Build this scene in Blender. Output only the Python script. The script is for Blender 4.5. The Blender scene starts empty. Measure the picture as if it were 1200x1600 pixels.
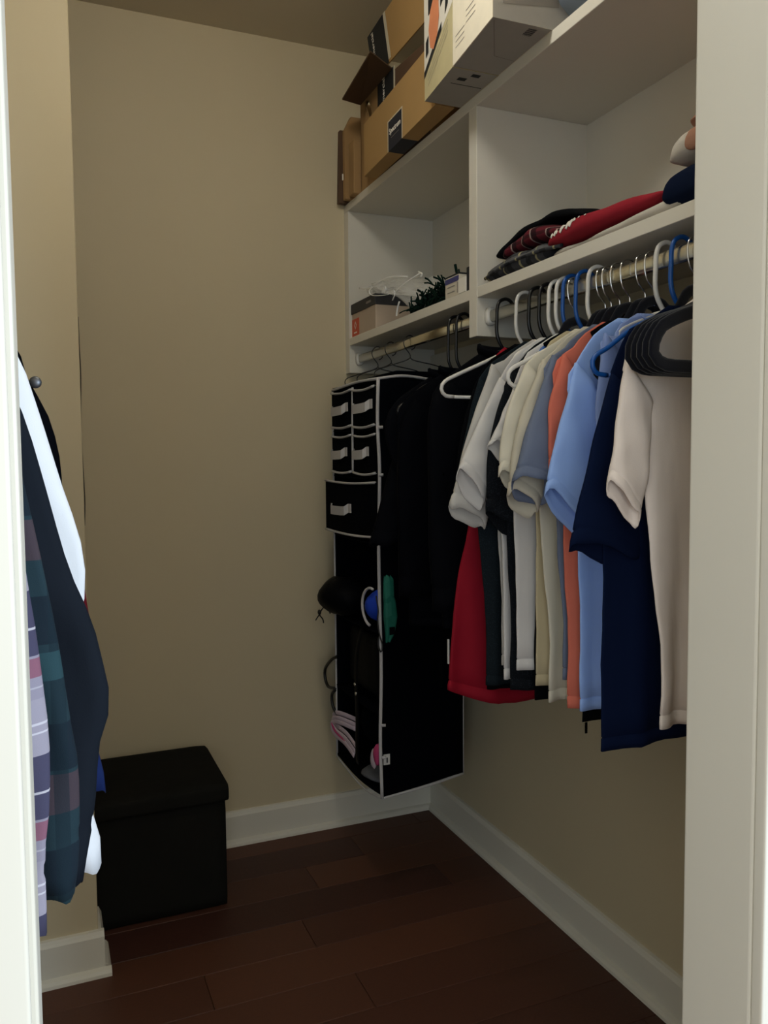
import bpy, bmesh, math, random
from mathutils import Vector, Matrix

# ------------------------------------------------------------------ camera
F_PX, YAW, PITCH, ROLL, CAM_H = 1275.7, 0.3953, 0.0645, -0.0091, 1.30
sc = bpy.context.scene
COL = sc.collection


def camera():
    cy, sy, cp, sp = math.cos(YAW), math.sin(YAW), math.cos(PITCH), math.sin(PITCH)
    f, r, u = Vector((sy, cy, 0)), Vector((cy, -sy, 0)), Vector((0, 0, 1))
    f2, u2 = cp * f - sp * u, cp * u + sp * f
    cr, sr = math.cos(ROLL), math.sin(ROLL)
    r3, u3 = cr * r + sr * u2, -sr * r + cr * u2
    cam = bpy.data.cameras.new('camera')
    cam.sensor_fit = 'VERTICAL'
    cam.sensor_height = 36
    cam.lens = F_PX * 36 / 1600
    cam.clip_start = 0.02
    o = bpy.data.objects.new('camera', cam)
    m = Matrix((r3, u3, -f2)).transposed().to_4x4()
    m.translation = Vector((0, 0, CAM_H))
    o.matrix_world = m
    COL.objects.link(o)
    sc.camera = o


camera()

# ------------------------------------------------------------------ world, lights, exposure
w = bpy.data.worlds.new('bedroom_ambient')
sc.world = w
w.use_nodes = True
bg = w.node_tree.nodes['Background']
bg.inputs[0].default_value = (1.0, 0.97, 0.86, 1)
bg.inputs[1].default_value = 1.0


def area_light(name, loc, target, sx, sy, power, color):
    l = bpy.data.lights.new(name, 'AREA')
    l.shape = 'RECTANGLE'
    l.size, l.size_y = sx, sy
    l.energy = power
    l.color = color
    o = bpy.data.objects.new(name, l)
    o.location = loc
    o.rotation_euler = (Vector(target) - Vector(loc)).to_track_quat('-Z', 'Y').to_euler()
    COL.objects.link(o)


# daylight from the two bedroom windows, and the warm ceiling lamp inside the closet
area_light('bedroom_window_light', (2.9, -1.75, 1.45), (0.0, 1.2, 1.2), 1.4, 1.5, 150, (0.66, 0.83, 1.0))
area_light('bedroom_side_window_light', (-1.3, -2.3, 1.35), (0.8, 1.5, 1.25), 1.4, 1.4, 16, (0.60, 0.80, 1.0))

sc.view_settings.view_transform = 'Standard'
sc.view_settings.look = 'None'
sc.view_settings.exposure = 0.0
sc.view_settings.gamma = 1.0
sc.view_settings.use_curve_mapping = False
try:
    sc.cycles.use_denoising = True
    sc.cycles.max_bounces = 10
    sc.cycles.diffuse_bounces = 6
    sc.cycles.transparent_max_bounces = 12
    sc.cycles.sample_clamp_indirect = 4.0
except Exception:
    pass

# ------------------------------------------------------------------ key dimensions (metres)
XR, YB, HC = 1.31, 2.694, 2.681          # right wall, back wall, ceiling
XL = -0.62                               # left wall
YD0, YD1 = 0.746, 0.857                  # doorway wall, bedroom face and closet face
JL, JR, DOORH = -0.018, 0.807, 2.06      # door jamb faces and head
WY0, WY1, WX = 2.135, 2.25, 0.092        # wing wall
SX, STOP, SMID, PBOT = 0.985, 2.167, 1.715, 1.597
RODX, RODZ = 1.02, 1.645


# ------------------------------------------------------------------ materials
def lin(h):
    h = h.lstrip('#')
    out = []
    for i in (0, 2, 4):
        c = int(h[i:i + 2], 16) / 255
        out.append(c / 12.92 if c <= .04045 else ((c + .055) / 1.055) ** 2.4)
    return (*out, 1)


class NT:
    def __init__(s, name):
        s.m = bpy.data.materials.new(name)
        s.m.use_nodes = True
        s.t = s.m.node_tree
        s.b = s.t.nodes['Principled BSDF']

    def n(s, typ, **kw):
        k = s.t.nodes.new(typ)
        for a, v in kw.items():
            setattr(k, a, v)
        return k

    def l(s, a, b):
        s.t.links.new(a, b)

    def math(s, op, a, b=None):
        k = s.n('ShaderNodeMath', operation=op)
        for i, v in enumerate((a, b)):
            if v is None:
                continue
            if isinstance(v, (int, float)):
                k.inputs[i].default_value = v
            else:
                s.l(v, k.inputs[i])
        return k.outputs[0]

    def mix(s, fac, a, b):
        k = s.n('ShaderNodeMix', data_type='RGBA')
        for i, v in ((0, fac), (6, a), (7, b)):
            if isinstance(v, (int, float, tuple)):
                k.inputs[i].default_value = v
            else:
                s.l(v, k.inputs[i])
        return k.outputs[2]

    def coords(s, which='Object'):
        return s.n('ShaderNodeTexCoord').outputs[which]

    def noise(s, scale, detail=3, vec=None, stretch=None):
        k = s.n('ShaderNodeTexNoise')
        k.inputs['Scale'].default_value = scale
        k.inputs['Detail'].default_value = detail
        v = vec or s.coords()
        if stretch:
            mp = s.n('ShaderNodeMapping')
            mp.inputs['Scale'].default_value = stretch
            s.l(v, mp.inputs[0])
            v = mp.outputs[0]
        s.l(v, k.inputs['Vector'])
        return k.outputs['Fac']

    def bump(s, height, strength, dist=.002):
        k = s.n('ShaderNodeBump')
        k.inputs['Strength'].default_value = strength
        k.inputs['Distance'].default_value = dist
        s.l(height, k.inputs['Height'])
        s.l(k.outputs[0], s.b.inputs['Normal'])

    def base(s, v):
        if isinstance(v, tuple):
            s.b.inputs['Base Color'].default_value = v
        else:
            s.l(v, s.b.inputs['Base Color'])

    def set(s, **kw):
        for k, v in kw.items():
            s.b.inputs[k.replace('_', ' ')].default_value = v
        return s


def scl(c, k):
    return (c[0] * k, c[1] * k, c[2] * k, 1)


def paint(name, hx, rough=.6, bumps=260, strength=.08):
    t = NT(name)
    c = lin(hx)
    t.base(t.mix(t.noise(2.2, 2), scl(c, .96), scl(c, 1.04)))
    t.bump(t.noise(bumps, 2), strength, .001)
    return t.set(Roughness=rough).m


def plain(name, hx, rough=.5, metal=0.0):
    t = NT(name)
    c = lin(hx)
    t.base(t.mix(t.noise(30, 2), scl(c, .93), scl(c, 1.05)))
    return t.set(Roughness=rough, Metallic=metal).m


def cloth(name, hx, rough=.92, var=.1, weave=900, heather=None, sheen=.0, gain=1.0):
    t = NT(name)
    c = scl(lin(hx), gain)
    n1 = t.noise(9, 3)
    col = t.mix(n1, scl(c, 1 - var), scl(c, 1 + var))
    if heather:
        k = t.noise(420, 1)
        f = t.math('GREATER_THAN', k, .6)
        col = t.mix(t.math('MULTIPLY', f, .5), col, lin(heather))
    t.base(col)
    drape = t.noise(13, 3, None, (1, 1, .3))
    t.bump(t.math('ADD', t.math('MULTIPLY', t.noise(weave, 2), .06), drape), .3, .012)
    t.set(Roughness=rough)
    if sheen:
        t.b.inputs['Sheen Weight'].default_value = sheen
    t.b.inputs['Specular IOR Level'].default_value = .2 if max(c[:3]) > .03 else .04
    return t.m


def plaid(name, base, bands, warp=.0):
    """bands: (axis, period m, offset m, width m, colour, strength)"""
    t = NT(name)
    sep = t.n('ShaderNodeSeparateXYZ')
    t.l(t.coords(), sep.inputs[0])
    col = lin(base)
    for ax, per, off, wid, hx, st in bands:
        v = sep.outputs['xyz'.index(ax)]
        v = t.math('ADD', v, off + 10 * per)
        v = t.math('FRACT', t.math('DIVIDE', v, per))
        f = t.math('LESS_THAN', v, wid / per)
        col = t.mix(t.math('MULTIPLY', f, st), col, lin(hx))
    t.base(col)
    t.bump(t.noise(700, 2), .2, .001)
    t.b.inputs['Specular IOR Level'].default_value = .2
    return t.set(Roughness=.9).m


def wood_floor():
    t = NT('dark_bamboo_floor')
    oi = t.n('ShaderNodeObjectInfo')
    add = t.n('ShaderNodeVectorMath', operation='ADD')
    t.l(t.coords(), add.inputs[0])
    cmb = t.n('ShaderNodeCombineXYZ')
    t.l(t.math('MULTIPLY', oi.outputs['Random'], 37.0), cmb.inputs[0])
    t.l(t.math('MULTIPLY', oi.outputs['Random'], 11.0), cmb.inputs[1])
    t.l(cmb.outputs[0], add.inputs[1])
    v = add.outputs[0]
    g = t.noise(14, 5, v, (1.2, 26, 26))
    fine = t.noise(60, 3, v, (1, 30, 30))
    tone = t.mix(oi.outputs['Random'], lin('462a23'), lin('66402f'))
    col = t.mix(g, t.mix(.5, tone, lin('331d17')), tone)
    ramp = t.math('MULTIPLY', t.math('GREATER_THAN', fine, .62), .35)
    col = t.mix(ramp, col, lin('7a4a34'))
    t.base(col)
    t.bump(fine, .12, .001)
    r = t.math('ADD', t.math('MULTIPLY', g, .2), .42)
    t.l(r, t.b.inputs['Roughness'])
    t.b.inputs['Specular IOR Level'].default_value = .3
    return t.m


LAMP_STRENGTH, LAMP_COLOUR = 36.0, (1.0, 0.97, 0.88)   # the closet's warm ceiling globe, built after the room shell


def cardboard(name, hx):
    t = NT(name)
    c = lin(hx)
    n = t.noise(6, 4)
    f = t.noise(140, 2, None, (.3, .3, 3))
    col = t.mix(n, scl(c, .9), scl(c, 1.08))
    col = t.mix(t.math('MULTIPLY', f, .15), col, scl(c, .75))
    t.base(col)
    t.bump(f, .08, .001)
    return t.set(Roughness=.85).m


M = {}
M['wall'] = paint('beige_wall_paint', 'c9bd9f', .62)
M['ceiling'] = paint('ceiling_paint', 'cfc6b2', .75)
M['trim'] = paint('trim_semigloss_paint', 'dedbcf', .38, 90, .04)
M['shelf'] = paint('white_shelf_laminate', 'd8d4c9', .42, 60, .03)
M['floor'] = wood_floor()
M['gap'] = plain('floor_gap_dark', '0c0605', .9)
M['bedfloor'] = plain('bedroom_oak_floor', '6b4630', .6)
M['steel'] = plain('brushed_rod_steel', 'd8d4c6', .25, 1.0)
M['chrome'] = plain('chrome_wire', 'e6e6e6', .15, 1.0)
M['blackplastic'] = plain('black_plastic', '0b0c10', .35)
M['whiteplastic'] = plain('white_plastic', 'd9d7d2', .4)
M['blueplastic'] = plain('blue_plastic', '0e4f9c', .35)
M['velvet'] = cloth('black_velvet_flock', '10121a', .95, .08, 1500, None, .25)
M['wire'] = plain('black_wire', '08080a', .4)
M['orgcloth'] = cloth('navy_black_nonwoven', '020409', .9, .15, 500)
M['orginside'] = cloth('navy_black_lining', '04050a', .95, .15, 500)
M['piping'] = cloth('grey_white_piping', 'b9b7b8', .9, .05, 800)
M['snapmetal'] = plain('dull_snap_metal', '6a6d72', .45, .8)
M['label'] = plain('white_label', 'c9c8c4', .7)
M['ottoman'] = cloth('black_ottoman_fabric', '1d1d1b', .8, .15, 420)
M['cardboard'] = cardboard('brown_cardboard', 'b08d59')
M['cardboard2'] = cardboard('darker_cardboard', '9c7b50')
M['cardboardshade'] = cardboard('dark_shaded_cardboard', '5a4330')  # dark brown with the shade of the big carton's front and flap painted in
M['ink'] = plain('black_print', '14181c', .7)
M['inkblue'] = plain('navy_print', '12182a', .7)
M['white'] = plain('white_print', 'e6e2d8', .7)
M['cream'] = plain('cream_carton', 'f0e8d4', .65)
M['creamshade'] = plain('pale_grey_print', 'cfc8b2', .65)
M['olive'] = plain('khaki_carton', 'c2b890', .7)
M['shadedcarton'] = plain('grey_shaded_carton', 'a9a6a0', .7)  # white card in shadow, the shade put into the grey
M['mug'] = plain('orange_print', 'd98a62', .6)
M['greyprint'] = plain('grey_print', '8b8680', .7)
M['shoebox'] = plain('rosy_beige_carton', 'b7a694', .75)
M['boxlid'] = plain('charcoal_box_lid', '2b2b2e', .65)
M['orange'] = plain('orange_label', 'c9563a', .6)
M['greenmesh'] = cloth('dark_green_fibre', '10231d', .9, .3, 300)
M['carton'] = plain('pale_carton', 'c9c2b2', .7)
M['blueprint'] = plain('blue_violet_print', '3a3d74', .6)
M['paperbag'] = plain('grey_green_paper', '8c8873', .8)
M['quilt'] = cloth('grey_blue_quilt', '77828f', .85, .06, 300)

# garment cloths
M['beige'] = cloth('beige_jersey', 'bbb2ab', .95, .07, gain=1.6)
M['navy'] = cloth('navy_jersey', '0c1630', .95, .1)
M['lilac'] = cloth('dusty_blue_jersey', '6a7ba6', .95, .06, gain=1.5)
M['ltblue'] = cloth('light_blue_jersey', '7c97c9', .95, .06, gain=1.5)
M['coral'] = cloth('coral_jersey', 'b3604f', .95, .06, gain=1.35)
M['slate'] = cloth('slate_blue_jersey', '5b6478', .95, .06, gain=1.35)
M['cream2'] = cloth('cream_jersey', 'b8b2a2', .95, .05, gain=1.1)
M['creamtee'] = cloth('ivory_jersey', 'c9c4b4', .95, .05, gain=1.1)
M['tan'] = cloth('tan_jersey', 'a59a7e', .95, .05, gain=1.35)
M['whitetee'] = cloth('white_jersey', 'c8c6c4', .95, .04, gain=1.1)
M['greywhite'] = cloth('pale_grey_jersey', 'b5b3af', .95, .05, gain=1.1)
M['heather'] = cloth('black_heather_jersey', '14171b', .95, .12, 900, '2a2f36')
M['charcoal'] = cloth('charcoal_jersey', '1a2126', .95, .12, 900, '28323a')
M['black'] = cloth('black_jersey', '090a0d', .95, .12)
M['red'] = cloth('red_mesh_jersey', '8a0c22', .8, .1)
M['jacket'] = cloth('black_jacket_fabric', '04050a', .8, .2, 500)
M['jacket2'] = cloth('soft_black_jacket_fabric', '07080d', .8, .2, 500)
M['dkjacket'] = cloth('charcoal_twill', '1c2129', .85, .15, 500)
M['brightwhite'] = cloth('bright_white_cotton', 'eef1f6', .85, .02, 500)
M['maroon'] = cloth('maroon_cotton', '6d1420', .9, .1)
M['royal'] = cloth('royal_blue_cotton', '253a7a', .9, .1)
M['tartan'] = plaid('green_navy_tartan', '22363f', [
    ('z', .16, .045, .06, '15202c', .8), ('z', .32, .1, .05, '4c3d45', .75), ('x', .05, .0, .018, '152630', .6), ('z', .32, .25, .035, '2c4a52', .8)])
M['plaid'] = plaid('lilac_navy_plaid', '9c98a8', [
    ('z', .19, .06, .075, '25264a', .85), ('z', .19, .085, .022, '8c2b45', .85), ('z', .19, .03, .0028, 'cfcdd8', .8),
    ('z', .19, .14, .0028, 'cfcdd8', .8), ('z', .19, .15, .0022, 'cfcdd8', .8), ('x', .03, .0, .007, 'c6c2cf', .5), ('z', .19, .098, .002, 'cfcdd8', .7), ('z', .19, .11, .05, '7d798e', .35)])
M['greyplaid'] = plaid('grey_yellow_plaid', '3a3b40', [
    ('y', .07, .0, .022, '18191d', .8), ('y', .07, .03, .006, 'a7a078', .75), ('z', .03, .0, .009, '6d6d70', .5), ('x', .06, .01, .02, '1b1c20', .6)])
M['redplaid'] = plaid('red_black_plaid', '5c1a26', [
    ('y', .045, .0, .016, '140c10', .8), ('z', .02, .0, .007, '1a0d12', .6), ('y', .045, .03, .004, 'b9a9a4', .6)])
M['foldred'] = cloth('cardinal_red_cotton', '8f1f2d', .9, .06)
M['foldblack'] = cloth('black_fleece', '101114', .95, .15)
M['foldnavy'] = cloth('navy_fleece', '111a30', .95, .1)
M['foldwhite'] = cloth('off_white_fleece', 'c2bcb2', .95, .06)
M['foldbrown'] = cloth('tan_brown_print', '9c7460', .9, .06)
M['pouch'] = cloth('black_nylon', '07080b', .5, .2, 300)
M['shoeblue'] = cloth('royal_mesh', '1b3fb0', .7, .1, 400)
M['greencloth'] = cloth('bottle_green_nylon', '1f6a5a', .6, .15, 300)
M['pinkcloth'] = cloth('lilac_white_strap', 'c2b2be', .85, .05)
M['pink'] = cloth('magenta_cloth', 'b4416f', .85, .05)
M['greycloth'] = cloth('grey_cloth', '5a5c62', .9, .1)

t = NT('clear_plastic_film')
t.base((.93, .93, .9, 1))
t.set(Roughness=.12, Alpha=.26)
t.b.inputs['Specular IOR Level'].default_value = 1.0
M['film'] = t.m
t = NT('crease_highlight_white')  # near-opaque white, paints the light caught along the bag's folds
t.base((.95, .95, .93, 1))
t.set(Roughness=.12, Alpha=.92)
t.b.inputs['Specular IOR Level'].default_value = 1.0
M['creaseglint'] = t.m


# ------------------------------------------------------------------ object helpers
def link(name, me, mat, parent=None, smooth=False):
    if mat is not None and not me.materials:
        me.materials.append(mat)
    if smooth:
        me.polygons.foreach_set('use_smooth', [True] * len(me.polygons))
    o = bpy.data.objects.new(name, me)
    COL.objects.link(o)
    if parent:
        o.parent = parent
        o.matrix_parent_inverse = Matrix.Translation(-parent.location)
    return o


def thing(name, label, cat, loc=(0, 0, 0), group=None):
    o = bpy.data.objects.new(name, None)
    o.empty_display_size = .05
    COL.objects.link(o)
    o.location = loc
    return tag(o, label, cat, group)


def tag(o, label, cat, group=None):
    o['label'] = label
    o['category'] = cat
    if group:
        o['group'] = group
    return o


def struct(o, label=None):
    o['kind'] = 'structure'
    if label:
        o['label'] = label
    return o


def box_mesh(name, a, b, bev=.0, seg=2):
    bm = bmesh.new()
    bmesh.ops.create_cube(bm, size=1)
    a, b = Vector(a), Vector(b)
    for v in bm.verts:
        v.co = Vector(((v.co.x + .5) * (b.x - a.x) + a.x, (v.co.y + .5) * (b.y - a.y) + a.y, (v.co.z + .5) * (b.z - a.z) + a.z))
    if bev:
        bmesh.ops.bevel(bm, geom=bm.edges[:], offset=bev, segments=seg, affect='EDGES', profile=.6)
    me = bpy.data.meshes.new(name)
    bm.to_mesh(me)
    bm.free()
    return me


def box(name, a, b, mat, parent=None, bev=.0, seg=2):
    return link(name, box_mesh(name, a, b, bev, seg), mat, parent, bev > 0 and seg > 2)


def mesh(name, verts, faces, mat, parent=None, smooth=False):
    me = bpy.data.meshes.new(name)
    me.from_pydata([tuple(v) for v in verts], [], faces)
    me.update()
    bm = bmesh.new()
    bm.from_mesh(me)
    bmesh.ops.recalc_face_normals(bm, faces=bm.faces)
    bm.to_mesh(me)
    bm.free()
    return link(name, me, mat, parent, smooth)


def spline(pts, n):
    """Catmull-Rom resample through pts (any dimension) to n points, even in arc length."""
    P = [Vector(p) for p in pts]
    if len(P) == 2:
        return [P[0].lerp(P[1], i / (n - 1)) for i in range(n)]
    E = [P[0] * 2 - P[1]] + P + [P[-1] * 2 - P[-2]]
    dense = []
    for i in range(1, len(E) - 2):
        p0, p1, p2, p3 = E[i - 1], E[i], E[i + 1], E[i + 2]
        for k in range(12):
            s = k / 12
            dense.append(.5 * ((2 * p1) + (p2 - p0) * s + (2 * p0 - 5 * p1 + 4 * p2 - p3) * s * s + (3 * p1 - p0 - 3 * p2 + p3) * s ** 3))
    dense.append(P[-1])
    L = [0]
    for a, b in zip(dense, dense[1:]):
        L.append(L[-1] + (b - a).length)
    out, j = [], 0
    for i in range(n):
        d = L[-1] * i / (n - 1)
        while j < len(L) - 2 and L[j + 1] < d:
            j += 1
        seg = L[j + 1] - L[j]
        out.append(dense[j].lerp(dense[j + 1], 0 if seg < 1e-9 else min(1, (d - L[j]) / seg)))
    return out


def loft_data(rings, cap0=False, cap1=False, off=0):
    n = len(rings[0])
    V = [v for r in rings for v in r]
    Fc = []
    for i in range(len(rings) - 1):
        for k in range(n):
            a, b = i * n + k, i * n + (k + 1) % n
            Fc.append((off + a, off + b, off + b + n, off + a + n))
    if cap0:
        Fc.append(tuple(off + k for k in range(n)))
    if cap1:
        Fc.append(tuple(off + (len(rings) - 1) * n + k for k in range(n)))
    return V, Fc


def loft(name, rings, mat, parent=None, cap0=False, cap1=False, solid=0, smooth=True):
    V, Fc = loft_data(rings, cap0, cap1)
    o = mesh(name, V, Fc, mat, parent, smooth)
    if solid:
        md = o.modifiers.new('thickness', 'SOLIDIFY')
        md.thickness = solid
        md.offset = -1
    return o


def tube_rings(pts, r, sides=8, closed=False, flat=None):
    P = [Vector(p) for p in pts]
    rings = []
    prev = None
    n = len(P)
    for i, p in enumerate(P):
        tg = (P[(i + 1) % n] - P[i - 1]) if closed else (P[min(i + 1, n - 1)] - P[max(i - 1, 0)])
        tg.normalize()
        if prev is None:
            ref = Vector((0, 1, 0)) if abs(tg.y) < .9 else Vector((1, 0, 0))
            u = (ref - tg * ref.dot(tg)).normalized()
        else:
            u = (prev - tg * prev.dot(tg)).normalized()
        prev = u
        v = tg.cross(u)
        rr = r[i] if isinstance(r, (list, tuple)) else r
        fu, fv = flat or (1, 1)
        rings.append([p + u * math.cos(2 * math.pi * k / sides) * rr * fu + v * math.sin(2 * math.pi * k / sides) * rr * fv for k in range(sides)])
    return rings


def tubes(name, paths, mat, parent=None):
    """several tube runs of one part, joined into one mesh: (points, radius, samples, flat)"""
    V, Fc = [], []
    for pts, r, n, flat in paths:
        P = spline(pts, n) if n else [Vector(p) for p in pts]
        rr = r
        a, b = loft_data(tube_rings(P, rr, 8, False, flat), True, True, len(V))
        V += a
        Fc += b
    return mesh(name, V, Fc, mat, parent, True)


def tube(name, pts, r, mat, parent=None, n=24, flat=None):
    return tubes(name, [(pts, r, n, flat)], mat, parent)


def text(name, body, size, loc, mat, xdir, ydir, parent=None, depth=.0004, align='CENTER', shear=0):
    cu = bpy.data.curves.new(name, 'FONT')
    cu.body = body
    cu.size = size
    cu.extrude = depth
    cu.align_x = align
    cu.align_y = 'CENTER'
    cu.shear = shear
    tmp = bpy.data.objects.new('tmp', cu)
    COL.objects.link(tmp)
    dg = bpy.context.evaluated_depsgraph_get()
    me = bpy.data.meshes.new_from_object(tmp.evaluated_get(dg))
    bpy.data.objects.remove(tmp)
    x, y = Vector(xdir).normalized(), Vector(ydir).normalized()
    m = Matrix((x, y, x.cross(y))).transposed().to_4x4()
    m.translation = Vector(loc)
    me.transform(m)
    me.materials.clear()
    return link(name, me, mat, parent)


def sgnpow(v, p):
    return math.copysign(abs(v) ** p, v)


# ------------------------------------------------------------------ the room shell
fl = struct(box('floor', (XL, YD1 - .13, -.03), (XR + .05, YB + .02, -.0105), M['gap']), 'dark wood plank closet floor')
rng = random.Random(3)
PW = .142
row = 0
y0 = 2.014 - PW * 10
joints = {10: .635, 12: .735, 8: .69, 9: .335, 11: 1.12}
pm = {}
while y0 < YB:
    if y0 + PW > YD0:
        x = XL
        first = joints.get(row)
        cuts = [XL]
        if first is not None:
            c = first
            while c > XL:
                c -= 1.18
            c += 1.18
        else:
            c = XL + rng.uniform(.3, 1.1)
        while c < XR:
            cuts.append(c)
            c += 1.18
        cuts.append(XR)
        for a, b in zip(cuts, cuts[1:]):
            ya, yb = max(y0, YD0), min(y0 + PW, YB)
            key = (round(b - a, 3), round(yb - ya, 3))
            if key not in pm:
                pm[key] = box_mesh('plank', (.0006, .0006, -.0105), (key[0] - .0006, key[1] - .0006, 0), .0012, 1)
            me = pm[key]
            o = link('plank', me, M['floor'])
            o.location = (a, ya, -.0003 * rng.random())
            o.parent = fl
    y0 += PW
    row += 1
struct(box('floor_bedroom', (-2.5, -3.2, -.03), (3.4, YD0, -.0005), M['bedfloor']), 'bedroom floor outside the closet door')

struct(box('wall_back', (XL - .1, YB, 0), (XR + .1, YB + .1, HC), M['wall']), 'beige back wall of the closet')
struct(box('wall_right', (XR, YD0, 0), (XR + .1, YB, HC), M['wall']), 'right wall behind the shelving')
struct(box('wall_left', (XL - .1, YD0, 0), (XL, YB, HC), M['wall']))
struct(box('ceiling', (XL - .1, YD0 - .02, HC), (XR + .1, YB + .1, HC + .08), M['ceiling']), 'closet ceiling')
struct(box('wall_wing', (XL, WY0, 0), (WX, WY1, HC), M['wall'], None, .002, 1), 'beige stub wall beside the hanging shirts')
# doorway wall: two sides and the piece over the door
struct(box('wall_front', (-2.5, YD0, 0), (JL - .02, YD1, HC), M['wall']))
struct(box('wall_front', (JR + .02, YD0, 0), (3.4, YD1, HC), M['wall']))
struct(box('wall_front', (JL - .02, YD0, DOORH + .02), (JR + .02, YD1, HC), M['wall']))
dj = struct(mesh('door_jamb', [], [], M['trim']), 'white painted door jamb and casing framing the doorway')
dj.name = 'trim_1'
box('jamb', (JL - .02, YD0 - .003, 0), (JL, YD1 + .003, DOORH), M['trim'], dj, .003, 2)
box('jamb', (JR, YD0 - .003, 0), (JR + .02, YD1 + .003, DOORH), M['trim'], dj, .003, 2)
box('jamb', (JL - .02, YD0 - .003, DOORH), (JR + .02, YD1 + .003, DOORH + .02), M['trim'], dj, .003, 2)
box('casing', (JL - .09, YD0 - .021, 0), (JL - .006, YD0 - .003, DOORH + .09), M['trim'], dj, .004, 3)
box('casing', (JR + .002, YD0 - .021, 0), (JR + .09, YD0 - .003, DOORH + .09), M['trim'], dj, .004, 3)
box('casing', (JL - .09, YD0 - .021, DOORH + .006), (JR + .09, YD0 - .004, DOORH + .09), M['trim'], dj, .004, 3)


def baseboard(name, path, nrm, label, shoe_path=None):
    """board profile swept between two points; nrm points into the room; plus a separate shoe moulding"""
    a, b = Vector(path[0]), Vector(path[1])
    nn = Vector(nrm)

    def sweep(nm, prof, parent=None, ends=None):
        V = [Vector(p) + nn * d + Vector((0, 0, z)) for p in (ends or (a, b)) for d, z in prof]
        k = len(prof)
        Fc = [(i, (i + 1) % k, k + (i + 1) % k, k + i) for i in range(k)] + [tuple(range(k)), tuple(range(k, 2 * k))]
        return mesh(nm, V, Fc, M['trim'], parent)
    o = struct(sweep(name, [(0, 0), (.014, 0), (.014, .098), (.011, .104), (.008, .112), (.0, .114)]), label)
    sweep('shoe_moulding', [(.0142, 0.0), (.030, 0.0), (.029, .008), (.024, .015), (.0142, .02)], o, shoe_path)
    return o


baseboard('baseboard_back', ((WX, YB, 0), (XR, YB, 0)), (0, -1, 0), 'white baseboard along the back wall')
baseboard('baseboard_right', ((XR, YD1, 0), (XR, YB, 0)), (-1, 0, 0), 'white baseboard under the hanging shirts')
baseboard('baseboard_wing', ((XL, WY0, 0), (WX + .014, WY0, 0)), (0, -1, 0), 'white baseboard on the stub wall', ((XL, WY0, 0), (WX + .029, WY0, 0)))
baseboard('baseboard_wing_end', ((WX, WY0 + .0005, 0), (WX, WY1, 0)), (1, 0, 0), 'baseboard return round the end of the stub wall')

# the closet's own ceiling light, a warm frosted globe above the frame
LX, LY = .42, 1.36
cl = thing('ceiling_light', 'warm frosted globe light on a small white plate on the closet ceiling', 'light', (LX, LY, HC))
t = NT('lit_frosted_glass')
t.base((1, 1, 1, 1))
t.b.inputs['Emission Color'].default_value = (*LAMP_COLOUR, 1)
t.b.inputs['Emission Strength'].default_value = LAMP_STRENGTH


def turned(name, prof, mat, parent):
    return loft(name, [[Vector((LX + r * math.cos(2 * math.pi * k / 20), LY + r * math.sin(2 * math.pi * k / 20), z)) for k in range(20)] for r, z in prof], mat, parent, True, True)


turned('ceiling_plate', [(.075, HC), (.075, HC - .012), (.045, HC - .022), (.04, HC - .04)], M['whiteplastic'], cl)
turned('globe', [(.03, HC - .041), (.062, HC - .062), (.083, HC - .095), (.09, HC - .13), (.083, HC - .165), (.06, HC - .195), (.025, HC - .212)], t.m, cl)

# ------------------------------------------------------------------ built-in shelving and rods
sh = thing('built_in_shelving', 'white built-in closet shelving with upper shelf, two cubbies and divider', 'shelving', (SX, 1.78, STOP))
YE = .862
box('top_shelf', (SX, YE, STOP - .026), (XR, YB, STOP), M['shelf'], sh, .001, 1)
box('middle_shelf', (SX + .001, 1.803, SMID - .026), (XR, 2.655, SMID), M['shelf'], sh, .001, 1)
box('middle_shelf', (SX + .001, YE + .02, SMID - .026), (XR, 1.764, SMID), M['shelf'], sh, .001, 1)
box('divider_panel', (SX, 1.764, PBOT), (XR, 1.803, STOP - .026), M['shelf'], sh, .001, 1)
box('end_panel', (SX, 2.655, PBOT), (XR, YB, STOP - .026), M['shelf'], sh, .001, 1)
box('end_panel', (SX, YE, PBOT), (XR, YE + .02, STOP - .026), M['shelf'], sh, .001, 1)
box('back_panel', (XR - .006, 1.803, SMID), (XR, 2.655, STOP - .026), M['shelf'], sh)
box('back_panel', (XR - .006, YE + .02, SMID), (XR, 1.764, STOP - .026), M['shelf'], sh)
box('back_rail', (XR - .018, 1.803, PBOT), (XR, 2.655, PBOT + .07), M['shelf'], sh, .001, 1)


def closet_rod(ya, yb, x, z, label):
    prof = []
    for k in range(20):
        a = 2 * math.pi * k / 20
        prof.append((.0075 * sgnpow(math.cos(a), .75), .0145 * sgnpow(math.sin(a), .75)))
    o = loft('closet_rod', [[Vector((x + px, y, z + pz)) for px, pz in prof] for y in (ya, yb)], M['steel'], None, True, True)
    tag(o, label, 'rod', 'hanging rods')
    for yy, s in ((ya, 1), (yb, -1)):
        r = []
        for d, g in ((0, 1.55), (.010, 1.5), (.014, 1.25), (.014, 1.02)):
            r.append([Vector((x + px * g * 1.25, yy + s * d, z + pz * g)) for px, pz in prof])
        loft('rod_socket', r, M['whiteplastic'], o, True, True)
    return o


closet_rod(1.804, 2.6545, RODX, RODZ, 'oval metal closet rod under the far cubby shelf, carrying the organizer')
closet_rod(.883, 1.7635, RODX, RODZ, 'oval metal closet rod carrying the row of hanging t-shirts')
LRX = -.27
lrod = closet_rod(YD1 + .001, WY0 - .001, LRX, RODZ, 'oval metal closet rod on the other side, behind the door jamb')


# ------------------------------------------------------------------ hangers
HZ = RODZ + .0145     # top of the rod: hooks rest here


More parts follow.
